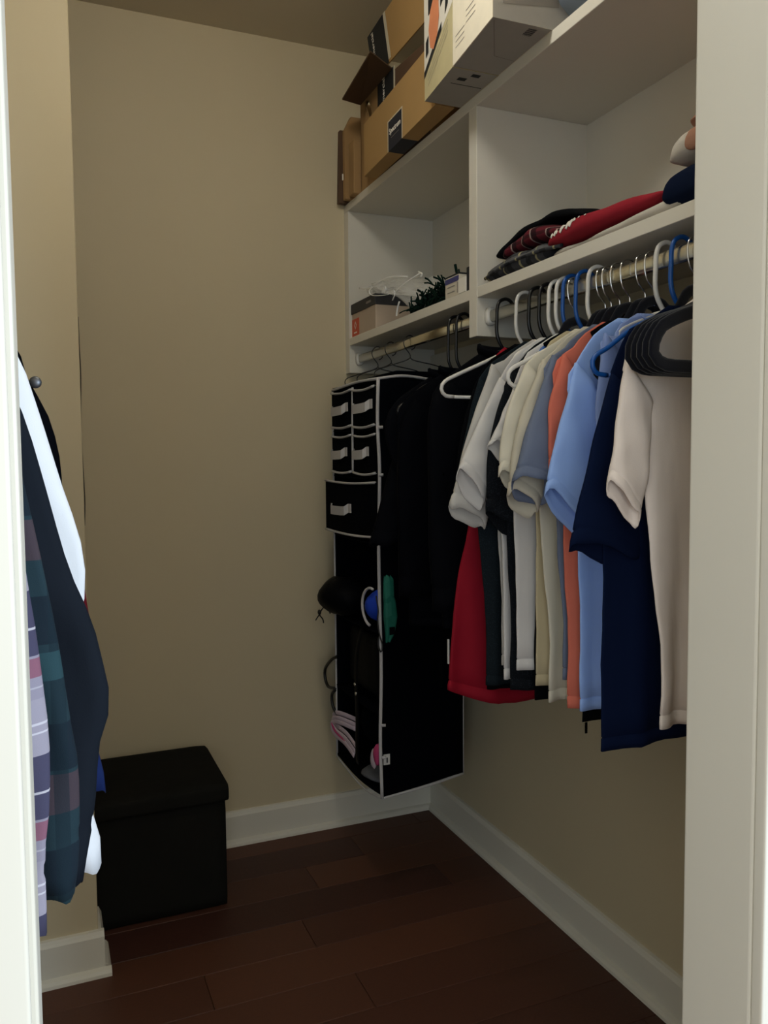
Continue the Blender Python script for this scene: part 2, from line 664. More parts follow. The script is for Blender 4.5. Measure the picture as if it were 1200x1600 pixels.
def plastic_hanger(y, mat, label, x=RODX, half=.146, drop=.0, lean=0.0, group='plastic hangers on the rod', flip=1, tall=0.0, yaw=0.0):
    o = thing('plastic_hanger', label, 'hanger', (x, y, HZ), group)

    def P(px, pz, py=0):
        return Vector((x + flip * px * math.cos(yaw), y + py + px * math.sin(yaw), HZ + pz))
    t_ = tall
    hook = [P(-.002, -.108 - t_), P(-.018, -.085 - t_), P(-.024, -.062 - t_), P(-.0235, -.03), P(-.0225, -.008), P(-.016, .0075), P(0, .0145), P(.014, .0095), P(.0215, -.004), P(.0225, -.02)]
    tube('hook', hook, .0042, M[mat], o, 34)
    jz = -.108 - t_
    V = []
    for s in (-1, 1):
        V.append(([P(0, jz + .002), P(s * .03, jz - .006), P(s * .1, jz - .036), P(s * (half - .03), jz - .072), P(s * (half - .008), jz - .084),
                   P(s * half, jz - .098), P(s * (half - .008), jz - .113), P(s * (half - .03), jz - .1165)], .0042, 30, None))
    tubes('shoulder_arms', V, M[mat], o)
    tube('crossbar', [P(-half + .031, jz - .1165), P(half - .031, jz - .1165)], .0036, M[mat], o, 2)
    tube('gusset', [P(-.026, jz - .004), P(0, jz - .002), P(.026, jz - .004)], [.004, .009, .004], M[mat], o, 0, (.45, 1))
    return o


def velvet_hanger(y, label, x=RODX, group='black velvet hangers with chrome hooks', wide=False):
    o = thing('velvet_hanger', label, 'hanger', (x, y, HZ), group)

    def P(px, pz, py=0):
        return Vector((x + px, y + py, HZ + pz))
    hook = [P(0, -.09), P(0, -.066), P(-.004, -.058), P(-.016, -.045), P(-.0215, -.03), P(-.0225, -.012), P(-.018, .0), P(-.009, .0058), P(.002, .0055), P(.012, .0), P(.0175, -.012), P(.0165, -.024)]
    tube('hook', hook, .0017, M['chrome'], o, 40)
    # flat flocked body: a wide flat band swept round the hanger outline
    if wide:
        zb = -.228
        out = [P(0, -.082), P(.03, -.092), P(.06, -.116), P(.11, -.14), P(.16, -.156), P(.195, -.172), P(.207, -.188), P(.213, -.205), P(.208, -.219), P(.188, zb), P(.15, zb - .001), P(0, zb - .001)]
    else:
        zb = -.22
        out = [P(0, -.08), P(.022, -.088), P(.038, -.112), P(.055, -.134), P(.085, -.158), P(.108, -.176), P(.122, -.19), P(.126, -.2), P(.122, -.212), P(.11, zb), P(.08, zb), P(0, zb)]
    right = spline(out, 34)
    left = [Vector((2 * x - p.x, p.y, p.z)) for p in reversed(right)]
    path = right + left[1:-1]
    rings = []
    n = len(path)
    for i, p in enumerate(path):
        tg = (path[(i + 1) % n] - path[i - 1]).normalized()
        nv = Vector((0, 1, 0)).cross(tg).normalized()
        wv, th = .0095, .0028
        rings.append([p + nv * wv * sgnpow(math.cos(2 * math.pi * k / 10), .6) + Vector((0, 1, 0)) * th * sgnpow(math.sin(2 * math.pi * k / 10), .6) for k in range(10)])
    rings.append(rings[0])
    loft('flocked_body', rings, M['velvet'], o)
    return o


# ------------------------------------------------------------------ garments
def poly(pts, n):
    return spline([Vector((p[0], p[1], 0)) for p in pts], n)


def body_mesh(name, x, y, rows, t, mat, parent, seed, amp=.006, freq=3.0, hem=True, tilt=0.0, wave=.004, flare=1.0, solid=.0016, dip=.0):
    """torso of a garment: rows = (z, left, right) from neck to hem, offsets from the hook in x"""
    rg = random.Random(seed)
    ph = [rg.uniform(0, 6.28) for _ in range(6)]
    R = spline([Vector(r) for r in rows], 30)
    N = 56
    rings = []
    zt, zb = R[0].x, R[-1].x

    def ring(z, xl, xr, tt):
        f = max(0, min(1, (zt - z) / (zt - zb)))
        out = []
        for k in range(N):
            a = 2 * math.pi * k / N
            c, s = math.cos(a), math.sin(a)
            px = (xl + xr) / 2 + (xr - xl) / 2 * sgnpow(c, .8)
            u = px / .4
            g = amp * f ** 1.1 * (math.sin(6.28 * freq * u + ph[0] + 1.2 * f) + .55 * math.sin(6.28 * freq * 1.9 * u + ph[1] - 1.5 * f) + .25 * math.sin(6.28 * freq * 3.3 * u + ph[2]))
            g += .0012 * math.sin(31 * z + ph[3] + 9 * u) + .0009 * math.sin(70 * z - 20 * u + ph[4])
            # ends of the flattened tube stay rounded
            yy = tt * sgnpow(s, .7) * (.75 + .35 * f * flare)
            zz = z + f * f * (tilt * px + wave * math.sin(14 * px + ph[5])) - dip * f ** 6 * max(0, 1 - (px / .21) ** 2)
            out.append(Vector((x + px, y + yy + g, zz)))
        return out
    for i, r in enumerate(R[:-1]):
        if hem and r.x < zb + .03:
            continue
        rings.append(ring(r.x, r.y, r.z, t * (.55 + .45 * min(1, i / 6))))
    if hem:
        l, r_ = R[-2].y, R[-2].z
        rings += [ring(zb + .0245, l, r_, t), ring(zb + .0235, l + .0016, r_ - .0016, t - .0017), ring(zb + .0222, l + .0016, r_ - .0016, t - .0017), ring(zb + .021, l, r_, t + .0004), ring(zb + .01, R[-1].y, R[-1].z, t + .0006)]
    rings.append(ring(zb, R[-1].y, R[-1].z, t))
    return loft(name, rings, mat, parent, False, False, solid)


def sleeve(x, y, outer, inner, mat, parent, t0=.010, t1=.016, gape=.010, seed=0, hem=True, name='sleeve', mirror=False, ydrift=0.0, wr=.0016, ncol=24):
    """flattened cloth tube between an outer and an inner edge line (offsets in x, absolute z)"""
    n = 22
    O, I = poly(outer, n), poly(inner, n)
    rg = random.Random(seed)
    p1, p2 = rg.uniform(0, 6), rg.uniform(0, 6)
    rings = []
    m = -1 if mirror else 1

    def ring(f, o_, i_, k=1.0, th=None):
        c, h = (o_ + i_) / 2, (o_ - i_) / 2
        th = th if th is not None else t0 + (t1 - t0) * f
        out = []
        for q in range(ncol):
            a = 2 * math.pi * q / ncol
            ca, sa = math.cos(a), math.sin(a)
            e = c + h * (sgnpow(ca, .85) * k)
            yy = th * k * sgnpow(sa, .8) + wr * math.sin(9 * f + 3 * ca + p1) + wr * .7 * math.sin(17 * f - 4 * ca + p2)
            lip = max(0, (f - .55) / .45) ** 2
            yy *= 1 + .28 * lip * math.sin(2 * a + p1)
            dz = gape * f ** 3 * (-sa) + lip * (.004 * math.sin(3 * a + p2) + .003 * math.sin(5 * a + p1))
            out.append(Vector((x + m * e.x, y + yy + ydrift * f, e.y + dz)))
        return out
    for i in range(n):
        f = i / (n - 1)
        if hem and .88 < f < .999:
            continue
        if i == n - 1:
            break
        rings.append(ring(f, O[i], I[i]))
    if hem:
        for f, k in ((.885, 1), (.892, .965), (.905, .965), (.915, 1.01), (.96, 1.015)):
            s = f * (n - 1)
            j = int(s)
            rings.append(ring(f, O[j].lerp(O[j + 1], s - j), I[j].lerp(I[j + 1], s - j), k))
    rings.append(ring(1, O[-1], I[-1]))
    return loft(name, rings, mat, parent, False, False, .0016)


def collar(x, y, zc, mat, parent, hw=.054, t=.011, r=.005):
    pts = []
    for k in range(28):
        a = 2 * math.pi * k / 28
        s = math.sin(a)
        pts.append(Vector((x + hw * math.cos(a), y + t * s, zc - .018 * (1 if s < 0 else .2) * abs(s))))
    rings = tube_rings(pts, r, 6, True, (.45, 1))
    rings.append(rings[0])
    return loft('collar', rings, mat, parent)


def tee(y, mat, label, hem_z, so, sh_o, sh_i, body_l, seed, body_r=None, amp=.006, freq=3.0, mid=None, x=RODX, t=.009, st=.012, gape=.012,
        cat='shirt', sleeves=True, zs=0.0, sl_y=-.005, name='t_shirt', collar_mat=None, tilt=0.0, bl_top=-.17, chest=None, inner_top=None, flare=1.0, hemmat=None):
    o = thing(name, label, cat, (x, y, 1.545 + zs), 'hanging t-shirts')
    m = M[mat]
    bl = body_l
    br = body_r if body_r is not None else .2
    ch = chest if chest is not None else (bl_top + bl) / 2
    rows = [(1.548 + zs, -.062, .062), (1.522 + zs, -.105, .105), (1.5 + zs, so[0] * .8, .14), (so[1] + .004, so[0] + .004, .172), (so[1] - .03, min(bl_top, so[0] + .02), .182),
            (1.33, ch, .19), (1.12, (ch + bl) / 2, br), ((1.12 + hem_z) / 2, bl, br), (hem_z, bl, br)]
    body_mesh('body', x, y, rows, t, m, o, seed, amp, freq, True, tilt, .004, flare)
    collar(x, y, 1.546 + zs, M[collar_mat] if collar_mat else m, o)
    if sleeves:
        it = inner_top or (so[0] + .055, so[1] - .055)
        om = mid or ((so[0] + sh_o[0]) / 2 - .012, (so[1] + sh_o[1]) / 2 + .01)
        im = ((it[0] + sh_i[0]) / 2 + .006, (it[1] + sh_i[1]) / 2)
        sleeve(x, y + sl_y, [(so[0] + .004, so[1] + .008), om, sh_o], [it, im, sh_i], m, o, .0105, st, gape, seed + 5)
        rz = 1.47
        sleeve(x, y + sl_y * .5, [(.168, rz + .01), (.205, 1.38), (.235, 1.26)], [(.115, rz - .05), (.13, 1.33), (.15, 1.2)], m, o, .0095, .012, .006, seed + 9)
    return o


# ---- the row on the near rod, from the doorway back to the divider
velvet_hanger(1.02, 'black velvet hanger inside the beige t-shirt beside the door jamb')
tee(1.02, 'beige', 'beige t-shirt hanging nearest the doorway, with a short cuffed sleeve', .862, (-.2, 1.437), (-.226, 1.258), (-.168, 1.196), -.125, 11,
    body_r=.2, amp=.010, freq=2.6, st=.013, gape=.012, bl_top=-.185, chest=-.163, mid=(-.212, 1.35), tilt=.0)
velvet_hanger(1.075, 'black velvet hanger inside the dark navy t-shirt')
tee(1.075, 'navy', 'dark navy t-shirt with wide sleeve, longest of the row, behind the beige one', .818, (-.182, 1.425), (-.258, 1.16), (-.116, 1.125), -.188, 12,
    amp=.005, body_r=.24, st=.012, mid=(-.224, 1.29), chest=-.186)
plastic_hanger(1.112, 'blueplastic', 'bright blue plastic hanger nearest the doorway, its tip showing over a dusty blue shirt', half=.185)
plastic_hanger(1.150, 'whiteplastic', 'white plastic hanger with tall hook beside the blue one nearest the doorway', half=.13)
tee(1.150, 'lilac', 'dusty blue t-shirt mostly hidden behind the bright blue hanger', .86, (-.14, 1.502), (-.135, 1.22), (-.07, 1.2), -.12, 13, amp=.004, st=.008, mid=(-.15, 1.38), bl_top=-.14)
velvet_hanger(1.18, 'black velvet hanger with chrome hook just behind the tall white hanger')
tee(1.227, 'black', 'black t-shirt whose hem with small tag shows below the light blue one', .812, (-.1, 1.515), (-.17, 1.28), (-.1, 1.22), -.115, 14, amp=.002, st=.006, body_r=.2, t=.005, sleeves=False, bl_top=-.09, chest=-.1)
velvet_hanger(1.204, 'black velvet hanger with a lone chrome hook, carrying the light blue t-shirt')
tee(1.204, 'ltblue', 'light blue t-shirt with broad sleeve hanging in mid row', .845, (-.158, 1.458), (-.219, 1.242), (-.10, 1.135), -.136, 15, amp=.005, st=.014, mid=(-.192, 1.34), chest=-.15, gape=.016)
velvet_hanger(1.246, 'black velvet hanger carrying the coral t-shirt, in the chrome hook cluster')
tee(1.247, 'coral', 'coral red t-shirt squeezed between light blue and slate ones', .832, (-.155, 1.478), (-.18, 1.28), (-.1, 1.22), -.133, 16, amp=.003, st=.008)
velvet_hanger(1.275, 'black velvet hanger carrying the slate blue t-shirt, in the chrome hook cluster')
tee(1.275, 'slate', 'slate blue t-shirt with rolled open sleeve', .88, (-.158, 1.48), (-.237, 1.258), (-.155, 1.222), -.128, 17, amp=.003, st=.024, gape=.022, mid=(-.2, 1.37))
velvet_hanger(1.3, 'black velvet hanger carrying the cream t-shirt behind the slate one')
tee(1.302, 'cream2', 'cream t-shirt whose crumpled cuff shows under the slate sleeve', .83, (-.16, 1.475), (-.233, 1.235), (-.17, 1.195), -.10, 18, amp=.003, st=.016, gape=.016)
velvet_hanger(1.318, 'black velvet hanger, farthest of the chrome hook cluster')
tee(1.378, 'black', 'black t-shirt whose hem peeks out below the tan and ivory ones', .815, (-.1, 1.515), (-.15, 1.3), (-.09, 1.24), -.122, 27, amp=.003, st=.007, t=.006, bl_top=-.1, chest=-.11, sleeves=False)
plastic_hanger(1.342, 'whiteplastic', 'white plastic hanger with slanted hook beside the chrome cluster', half=.205)
tee(1.33, 'creamtee', 'ivory t-shirt with stitched shoulder seam and long narrow sleeve', .826, (-.178, 1.47), (-.236, 1.272), (-.164, 1.232), -.121, 19, amp=.005, st=.012, gape=.012, chest=-.155, bl_top=-.17)
plastic_hanger(1.381, 'blueplastic', 'blue plastic hanger between a white one and the chrome loop')
tee(1.392, 'whitetee', 'white t-shirt with a small flared sleeve beside the ivory one', .87, (-.17, 1.425), (-.222, 1.325), (-.172, 1.302), -.153, 20, amp=.004, st=.010, mid=(-.19, 1.385), chest=-.165, bl_top=-.16, body_r=.18)
tee(1.36, 'tan', 'tan t-shirt of which only the lower left edge shows beside the ivory one', .847, (-.14, 1.5), (-.15, 1.3), (-.09, 1.24), -.128, 26, amp=.003, st=.007, t=.008, bl_top=-.13, chest=-.13, sleeves=False)
plastic_hanger(1.425, 'blueplastic', 'blue plastic hanger next to the pair of white ones')
velvet_hanger(1.41, 'black velvet hanger between the two blue plastic hangers')
tee(1.415, 'heather', 'black heather t-shirt with wide sleeve between two white ones', .825, (-.158, 1.466), (-.214, 1.192), (-.075, 1.115), -.15, 21, amp=.005, st=.013, mid=(-.203, 1.346), chest=-.17)
plastic_hanger(1.449, 'whiteplastic', 'white plastic hanger, nearer one of the closely hung pair')
tee(1.449, 'whitetee', 'white t-shirt with pointed sleeve in front of the ringer tee', .845, (-.165, 1.455), (-.262, 1.27), (-.2, 1.205), -.15, 22, amp=.006, st=.013, gape=.02, mid=(-.218, 1.36))
plastic_hanger(1.476, 'whiteplastic', 'white plastic hanger, farther one of the closely hung pair')
tee(1.478, 'greywhite', 'off-white t-shirt with greyish sleeve cuff showing below the white one', .86, (-.168, 1.485), (-.262, 1.2), (-.18, 1.158), -.137, 23, amp=.005, st=.013, mid=(-.222, 1.34), collar_mat='creamtee')
plastic_hanger(1.512, 'blackplastic', 'black plastic hanger inside the charcoal t-shirt')
tee(1.512, 'charcoal', 'charcoal t-shirt behind the off-white ones', .81, (-.178, 1.458), (-.236, 1.2), (-.15, 1.165), -.157, 24, amp=.006, st=.012, mid=(-.212, 1.33), chest=-.185)
plastic_hanger(1.552, 'blackplastic', 'black plastic hanger next to the white one with bare tip')
tee(1.55, 'black', 'plain black t-shirt with drooping sleeve in front of the red jersey', .79, (-.17, 1.44), (-.21, 1.19), (-.118, 1.142), -.135, 25, amp=.006, st=.012)
plastic_hanger(1.604, 'whiteplastic', 'white plastic hanger with bare tip sticking out beside the black jacket', half=.213)


def jersey(y):
    o = thing('mesh_jersey', 'red mesh sports jersey with curved hem, hanging next to the black jacket', 'jersey', (RODX, y, 1.52))
    rows = [(1.545, -.06, .06), (1.52, -.085, .085), (1.48, -.1, .11), (1.40, -.11, .13), (1.28, -.13, .17), (1.159, -.145, .19), (.996, -.178, .2), (.853, -.195, .2), (.792, -.203, .2)]
    b = body_mesh('body', RODX, y, rows, .014, M['red'], o, 31, .007, 2.2, True, 0, .003, 1.2, dip=.055)
    collar(RODX, y, 1.546, M['red'], o)
    # size tag sewn in the side seam
    box('side_tag', (RODX - .203, y - .006, .845), (RODX - .200, y - .002, .9), M['label'], o)
    return o


jersey(1.602)

# hem tag of the hidden black shirt
for ch in [c for c in bpy.data.objects if c.get('label', '').startswith('black t-shirt whose hem')]:
    box('hem_tag', (RODX - .118, 1.2135, .795), (RODX - .113, 1.215, .815), M['label'], ch)

# empty velvet hangers, hooks on the part of the rod behind the jamb
ypos = (.985, .972, .96, .948, .934)
names = ('farthest', 'second farthest', 'middle one', 'second nearest', 'nearest')
for yy, nm in zip(ypos, names):
    velvet_hanger(yy, 'empty black velvet hanger in front of the beige shirt, %s of five' % nm, group='empty velvet hangers beside the jamb', wide=True)


# ---- black jackets at the far end
def jacket(y, mat, label, outer, inner, hem, bl, seed, zs=0.0, br=.21, t=.022, tail=None, sl_y=-.016, st=.022):
    o = thing('jacket', label, 'jacket', (RODX, y, 1.53), 'black jackets beside the organizer')
    m = M[mat]
    rows = [(1.55 + zs, -.06, .06), (1.525 + zs, -.1, .1), (1.48 + zs, -.165, .165), (1.43 + zs, -.195, .19), (1.33, -.19, .2), (1.1, bl, br), (hem, bl, br)]
    body_mesh('body', RODX, y, rows, t, m, o, seed, .007, 2.4, True, 0, .006)
    collar(RODX, y, 1.555 + zs, m, o, .07, .02, .014)
    sleeve(RODX, y + sl_y, outer, inner, m, o, .02, st, .004, seed + 1, True)
    sleeve(RODX, y + .005, [(.16, 1.49 + zs), (.215, 1.38), (.22, 1.1), (.225, .92)], [(.1, 1.42), (.125, 1.3), (.14, 1.1), (.15, .92)], m, o, .016, .018, .004, seed + 2)
    return o


plastic_hanger(1.689, 'blackplastic', 'black plastic hanger nearest the divider panel, carrying a black jacket')
jb = jacket(1.689, 'jacket2', 'black zip jacket with rounded shoulder beside the bare hanger tip', [(-.165, 1.478), (-.206, 1.42), (-.212, 1.3), (-.21, 1.1), (-.2, .95)], [(-.1, 1.42), (-.1, 1.3), (-.1, 1.1), (-.11, .95)], .9, -.17, 41, br=.15)
box('zip_pull', (RODX - .19, 1.689 - .045, 1.262), (RODX - .187, 1.689 - .041, 1.268), M['chrome'], jb)
for yy, lab in ((1.893, 'black plastic hanger with long looped hook, nearer the divider panel'), (1.938, 'black plastic hanger with long looped hook, nearer the organizer')):
    h = plastic_hanger(yy, 'blackplastic', lab, tall=.03, half=.17, group='long hooked black hangers')
jacket(1.893, 'jacket', 'black coat hanging in the middle between the organizer and the red jersey', [(-.15, 1.452), (-.19, 1.38), (-.2, 1.2), (-.195, .95)], [(-.09, 1.4), (-.09, 1.3), (-.09, 1.15), (-.1, .95)], .87, -.16, 43, zs=-.028, br=.12)
jacket(1.955, 'jacket2', 'black jacket whose sleeve swings towards the organizer edge', [(-.14, 1.45), (-.15, 1.36), (-.19, 1.22), (-.235, 1.075)], [(-.08, 1.39), (-.05, 1.3), (-.09, 1.19), (-.14, 1.072)], .9, -.1, 45, zs=-.028, sl_y=.03)

# ------------------------------------------------------------------ the other side: long-sleeved shirts
RW = RODX


def long_shirt(y, mat, label, outer, width, hem, seed, cuff=True, name='long_sleeve_shirt', t=.018, st=.02, inner=None, bodyr=.19, cat='shirt', hanger='blackplastic', hl=''):
    plastic_hanger(y, hanger, hl, x=LRX, group='hangers on the other rod', half=.2)
    o = thing(name, label, cat, (LRX, y, 1.545), 'long-sleeved clothes on the other rod')
    m = M[mat]
    oo = [(p[0] - LRX, p[1]) for p in outer]
    rows = [(1.55, -.06, .06), (1.52, -.11, .11), (1.49, -.165, .168), (1.45, -.18, .185), (1.3, -.18, .19), (1.1, -.2, bodyr), (hem, -.2, bodyr)]
    body_mesh('body', LRX, y, rows, t, m, o, seed, .008, 2.5, True, 0, .005)
    collar(LRX, y, 1.555, m, o, .07, .02, .013)
    top = [(.16, 1.497)]
    if inner is None:
        ii = [(.1, 1.43)] + [(a - width, b - .01) for a, b in oo[:-1] if b < 1.41] + [(oo[-1][0] - width * .75, oo[-1][1] + .002)]
    else:
        ii = [(a - LRX, b) for a, b in inner]
    sleeve(LRX, y - .012, top + oo, ii, m, o, .02, st, .006, seed + 1, cuff, wr=.003)
    sleeve(LRX, y - .004, [(-.16, 1.497), (-.21, 1.4), (-.23, 1.15), (-.235, .8)], [(-.1, 1.43), (-.12, 1.3), (-.15, 1.1), (-.165, .8)], m, o, .016, .018, .004, seed + 2)
    return o


HL = 'hanger under the %s on the other rod'
long_shirt(1.02, 'plaid', 'lilac, navy and red plaid shirt nearest the door jamb', [(-.045, 1.4), (-.022, 1.184), (-.014, 1.117), (-.008, 1.049), (-.003, .979), (-.005, .903), (-.012, .842), (-.013, .748)], .085, .72, 61, st=.016, hl='black ' + HL % 'plaid shirt nearest the jamb', t=.014)
long_shirt(1.11, 'tartan', 'dark green and navy tartan shirt with a long buttoned cuff', [(-.05, 1.42), (-.021, 1.271), (-.004, 1.174), (.011, 1.076), (.022, .976), (.03, .908), (.028, .798), (.021, .741)], .07, .75, 62, st=.018, hl='black ' + HL % 'green tartan shirt', t=.014)
long_shirt(1.22, 'dkjacket', 'charcoal twill jacket with bent elbow sleeve', [(-.06, 1.45), (-.024, 1.372), (-.003, 1.293), (.028, 1.159), (.055, 1.084), (.066, 1.037), (.078, .959), (.062, .898), (.053, .805), (.038, .733), (.034, .705)], .1, .72, 63, name='jacket', st=.03, t=.02, cat='jacket', hl='black ' + HL % 'charcoal jacket')
long_shirt(1.35, 'brightwhite', 'bright white dress shirt with pointed cuff behind the charcoal jacket', [(-.06, 1.5), (-.028, 1.46), (-.003, 1.38), (.03, 1.253), (.048, 1.193), (.056, 1.132), (.054, 1.092), (.046, 1.06), (.032, 1.0), (.03, .85), (.05, .765), (.067, .69), (.066, .655)], .085, .75, 64, cuff=False, hl='white ' + HL % 'bright white shirt', hanger='whiteplastic', st=.018, t=.014)
bj = long_shirt(1.5, 'jacket', 'black jacket with a round metal snap at its shoulder, behind the white shirt', [(-.06, 1.51), (-.031, 1.494), (-.021, 1.447), (.012, 1.378), (.027, 1.313), (.03, 1.259), (.028, 1.15), (.02, 1.0), (.015, .85)], .1, .75, 65, name='jacket', cat='jacket', hl='black ' + HL % 'black snap jacket')
bm = bmesh.new()
bmesh.ops.create_uvsphere(bm, u_segments=16, v_segments=8, radius=.010)
for v in bm.verts:
    v.co = Vector((-.006 + v.co.x, 1.475 + v.co.y * .6, 1.432 + v.co.z))
me = bpy.data.meshes.new('snap_button')
bm.to_mesh(me)
bm.free()
link('snap_button', me, M['snapmetal'], bj, True)
long_shirt(1.62, 'maroon', 'maroon shirt, only a strip of its sleeve showing beside the white shirt', [(-.05, 1.48), (-.01, 1.38), (.03, 1.2), (.06, 1.1), (.066, 1.059), (.074, .993), (.079, .956), (.07, .88), (.05, .8)], .1, .75, 66, hl='black ' + HL % 'maroon shirt')
long_shirt(1.7, 'royal', 'royal blue shirt, only its cuff corner showing above the white cuff', [(-.05, 1.48), (-.02, 1.38), (.02, 1.2), (.05, 1.0), (.065, .85), (.08, .752), (.097, .665), (.096, .645)], .09, .75, 67, cuff=False, hl='black ' + HL % 'royal blue shirt')

# thin dark strap on the end of the stub wall
pts = [(WX + .0022, 2.19, 1.66), (WX + .003, 2.19, 1.58), (WX + .0042, 2.19, 1.52), (WX + .002, 2.192, 1.44), (WX + .0012, 2.192, 1.36), (WX + .003, 2.19, 1.26), (WX + .0042, 2.19, 1.2), (WX + .002, 2.192, 1.14)]
tag(tube('strap', pts, .0022, M['wire'], None, 30, (2.0, .6)), 'thin black strap hanging on the end of the stub wall', 'strap')

# ------------------------------------------------------------------ storage ottoman
ot = thing('storage_ottoman', 'black cube storage ottoman with overhanging lid on the wood floor', 'ottoman', (.27, 2.5, 0))


def soft_box(name, a, b, mat, parent, bev, puff=.0, seed=0, cuts=10):
    bm = bmesh.new()
    bmesh.ops.create_cube(bm, size=1)
    bmesh.ops.subdivide_edges(bm, edges=bm.edges[:], cuts=cuts, use_grid_fill=True)
    a, b = Vector(a), Vector(b)
    c, h = (a + b) / 2, (b - a) / 2
    for v in bm.verts:
        p = Vector((v.co.x * 2 * h.x, v.co.y * 2 * h.y, v.co.z * 2 * h.z))
        q = Vector((max(-h.x + bev, min(h.x - bev, p.x)), max(-h.y + bev, min(h.y - bev, p.y)), max(-h.z + bev, min(h.z - bev, p.z))))
        d = p - q
        if d.length > 1e-6:
            p = q + d.normalized() * bev
        u, v2, w2 = 1 - (p.x / h.x) ** 2, 1 - (p.y / h.y) ** 2, 1 - (p.z / h.z) ** 2
        if puff and v.co.z > .49:
            p.z += puff * max(0, u) * max(0, v2)
        v.co = c + p
    me = bpy.data.meshes.new(name)
    bm.to_mesh(me)
    bm.free()
    return link(name, me, mat, parent, True)


soft_box('ottoman_body', (.082, 2.318, 0.0), (.462, 2.672, .318), M['ottoman'], ot, .008)
soft_box('lid', (.072, 2.302, .312), (.472, 2.682, .366), M['ottoman'], ot, .016, .006)

# ------------------------------------------------------------------ hanging organizer
A_, B_, C_, D_ = Vector((.88, 2.143, 0)), Vector((1.185, 2.215, 0)), Vector((1.165, 2.56, 0)), Vector((.872, 2.512, 0))
ZT, ZB = 1.527, .316
og = thing('hanging_organizer', 'tall navy-black fabric closet organizer with white piping and five small drawers', 'organizer', (1.02, 2.35, ZB))


def up(p, z):
    return Vector((p.x, p.y, z))


def panel(name, p, q, z0, z1, mat, th=.004, sag=.0, nx=8, nz=16, seed=0):
    d = (q - p)
    nrm = Vector((-d.y, d.x, 0)).normalized()
    rg = random.Random(seed)
    a, b = rg.uniform(0, 6), rg.uniform(0, 6)
    V, Fc = [], []
    for s in (0, 1):
        for j in range(nz + 1):
            for i in range(nx + 1):
                u, v = i / nx, j / nz
                k = math.sin(math.pi * u) * sag * (math.sin(9 * v + a) + .6 * math.sin(21 * v + b + 3 * u))
                e = p.lerp(q, u) + nrm * (k + th * (s - .5))
                V.append(up(e, z0 + (z1 - z0) * v))
    n1 = (nx + 1) * (nz + 1)
    for s in (0, 1):
        for j in range(nz):
            for i in range(nx):
                q0 = s * n1 + j * (nx + 1) + i
                Fc.append((q0, q0 + 1, q0 + nx + 2, q0 + nx + 1))
    for i in range(nx):
        for j in (0, nz):
            q0 = j * (nx + 1) + i
            Fc.append((q0, q0 + 1, n1 + q0 + 1, n1 + q0))
    for j in range(nz):
        for i in (0, nx):
            q0 = j * (nx + 1) + i
            Fc.append((q0, q0 + nx + 1, n1 + q0 + nx + 1, n1 + q0))
    return mesh(name, V, Fc, mat, og, True)


panel('side_panel', A_, B_, ZB, ZT, M['orgcloth'], .004, .003, 8, 24, 1)
panel('back_panel', B_, C_, ZB, ZT, M['orgcloth'], .004, .002, 8, 24, 2)
panel('side_panel', D_, C_, ZB, ZT, M['orgcloth'], .004, .002, 8, 24, 3)


def deck(name, z, mat, sag=.01, th=.005, droop=0.0):
    V, Fc = [], []
    n = 8
    for s in (0, 1):
        for j in range(n + 1):
            for i in range(n + 1):
                u, v = i / n, j / n
                p = (A_.lerp(B_, u)).lerp(D_.lerp(C_, u), v)
                zz = z - sag * math.sin(math.pi * u) * math.sin(math.pi * v) - droop * math.sin(math.pi * v) * (1 - u) + (s - .5) * th
                V.append(up(p, zz))
    n1 = (n + 1) ** 2
    for s in (0, 1):
        for j in range(n):
            for i in range(n):
                q0 = s * n1 + j * (n + 1) + i
                Fc.append((q0, q0 + 1, q0 + n + 2, q0 + n + 1))
    for k in range(n):
        for a, b in (((k), (k + 1)), (n * (n + 1) + k, n * (n + 1) + k + 1), (k * (n + 1), (k + 1) * (n + 1)), (k * (n + 1) + n, (k + 1) * (n + 1) + n)):
            Fc.append((a, b, n1 + b, n1 + a))
    return mesh(name, V, Fc, mat, og, True)


deck('top_panel', ZT, M['orgcloth'], -.01)
deck('bottom_panel', ZB + .01, M['orgcloth'], .012, .006, .015)
for z in (1.392, 1.25, 1.06, .80, .56):
    deck('shelf_panel', z, M['orginside'], .006, .004, .006)
AD = (D_ - A_)


def fr(u, out=0.0, z=0):
    """a point on the open front, u = 0 at the near corner, 1 at the wall side"""
    nrm = Vector((-1, .02, 0)).normalized()
    return up(A_ + AD * u + nrm * out, z)


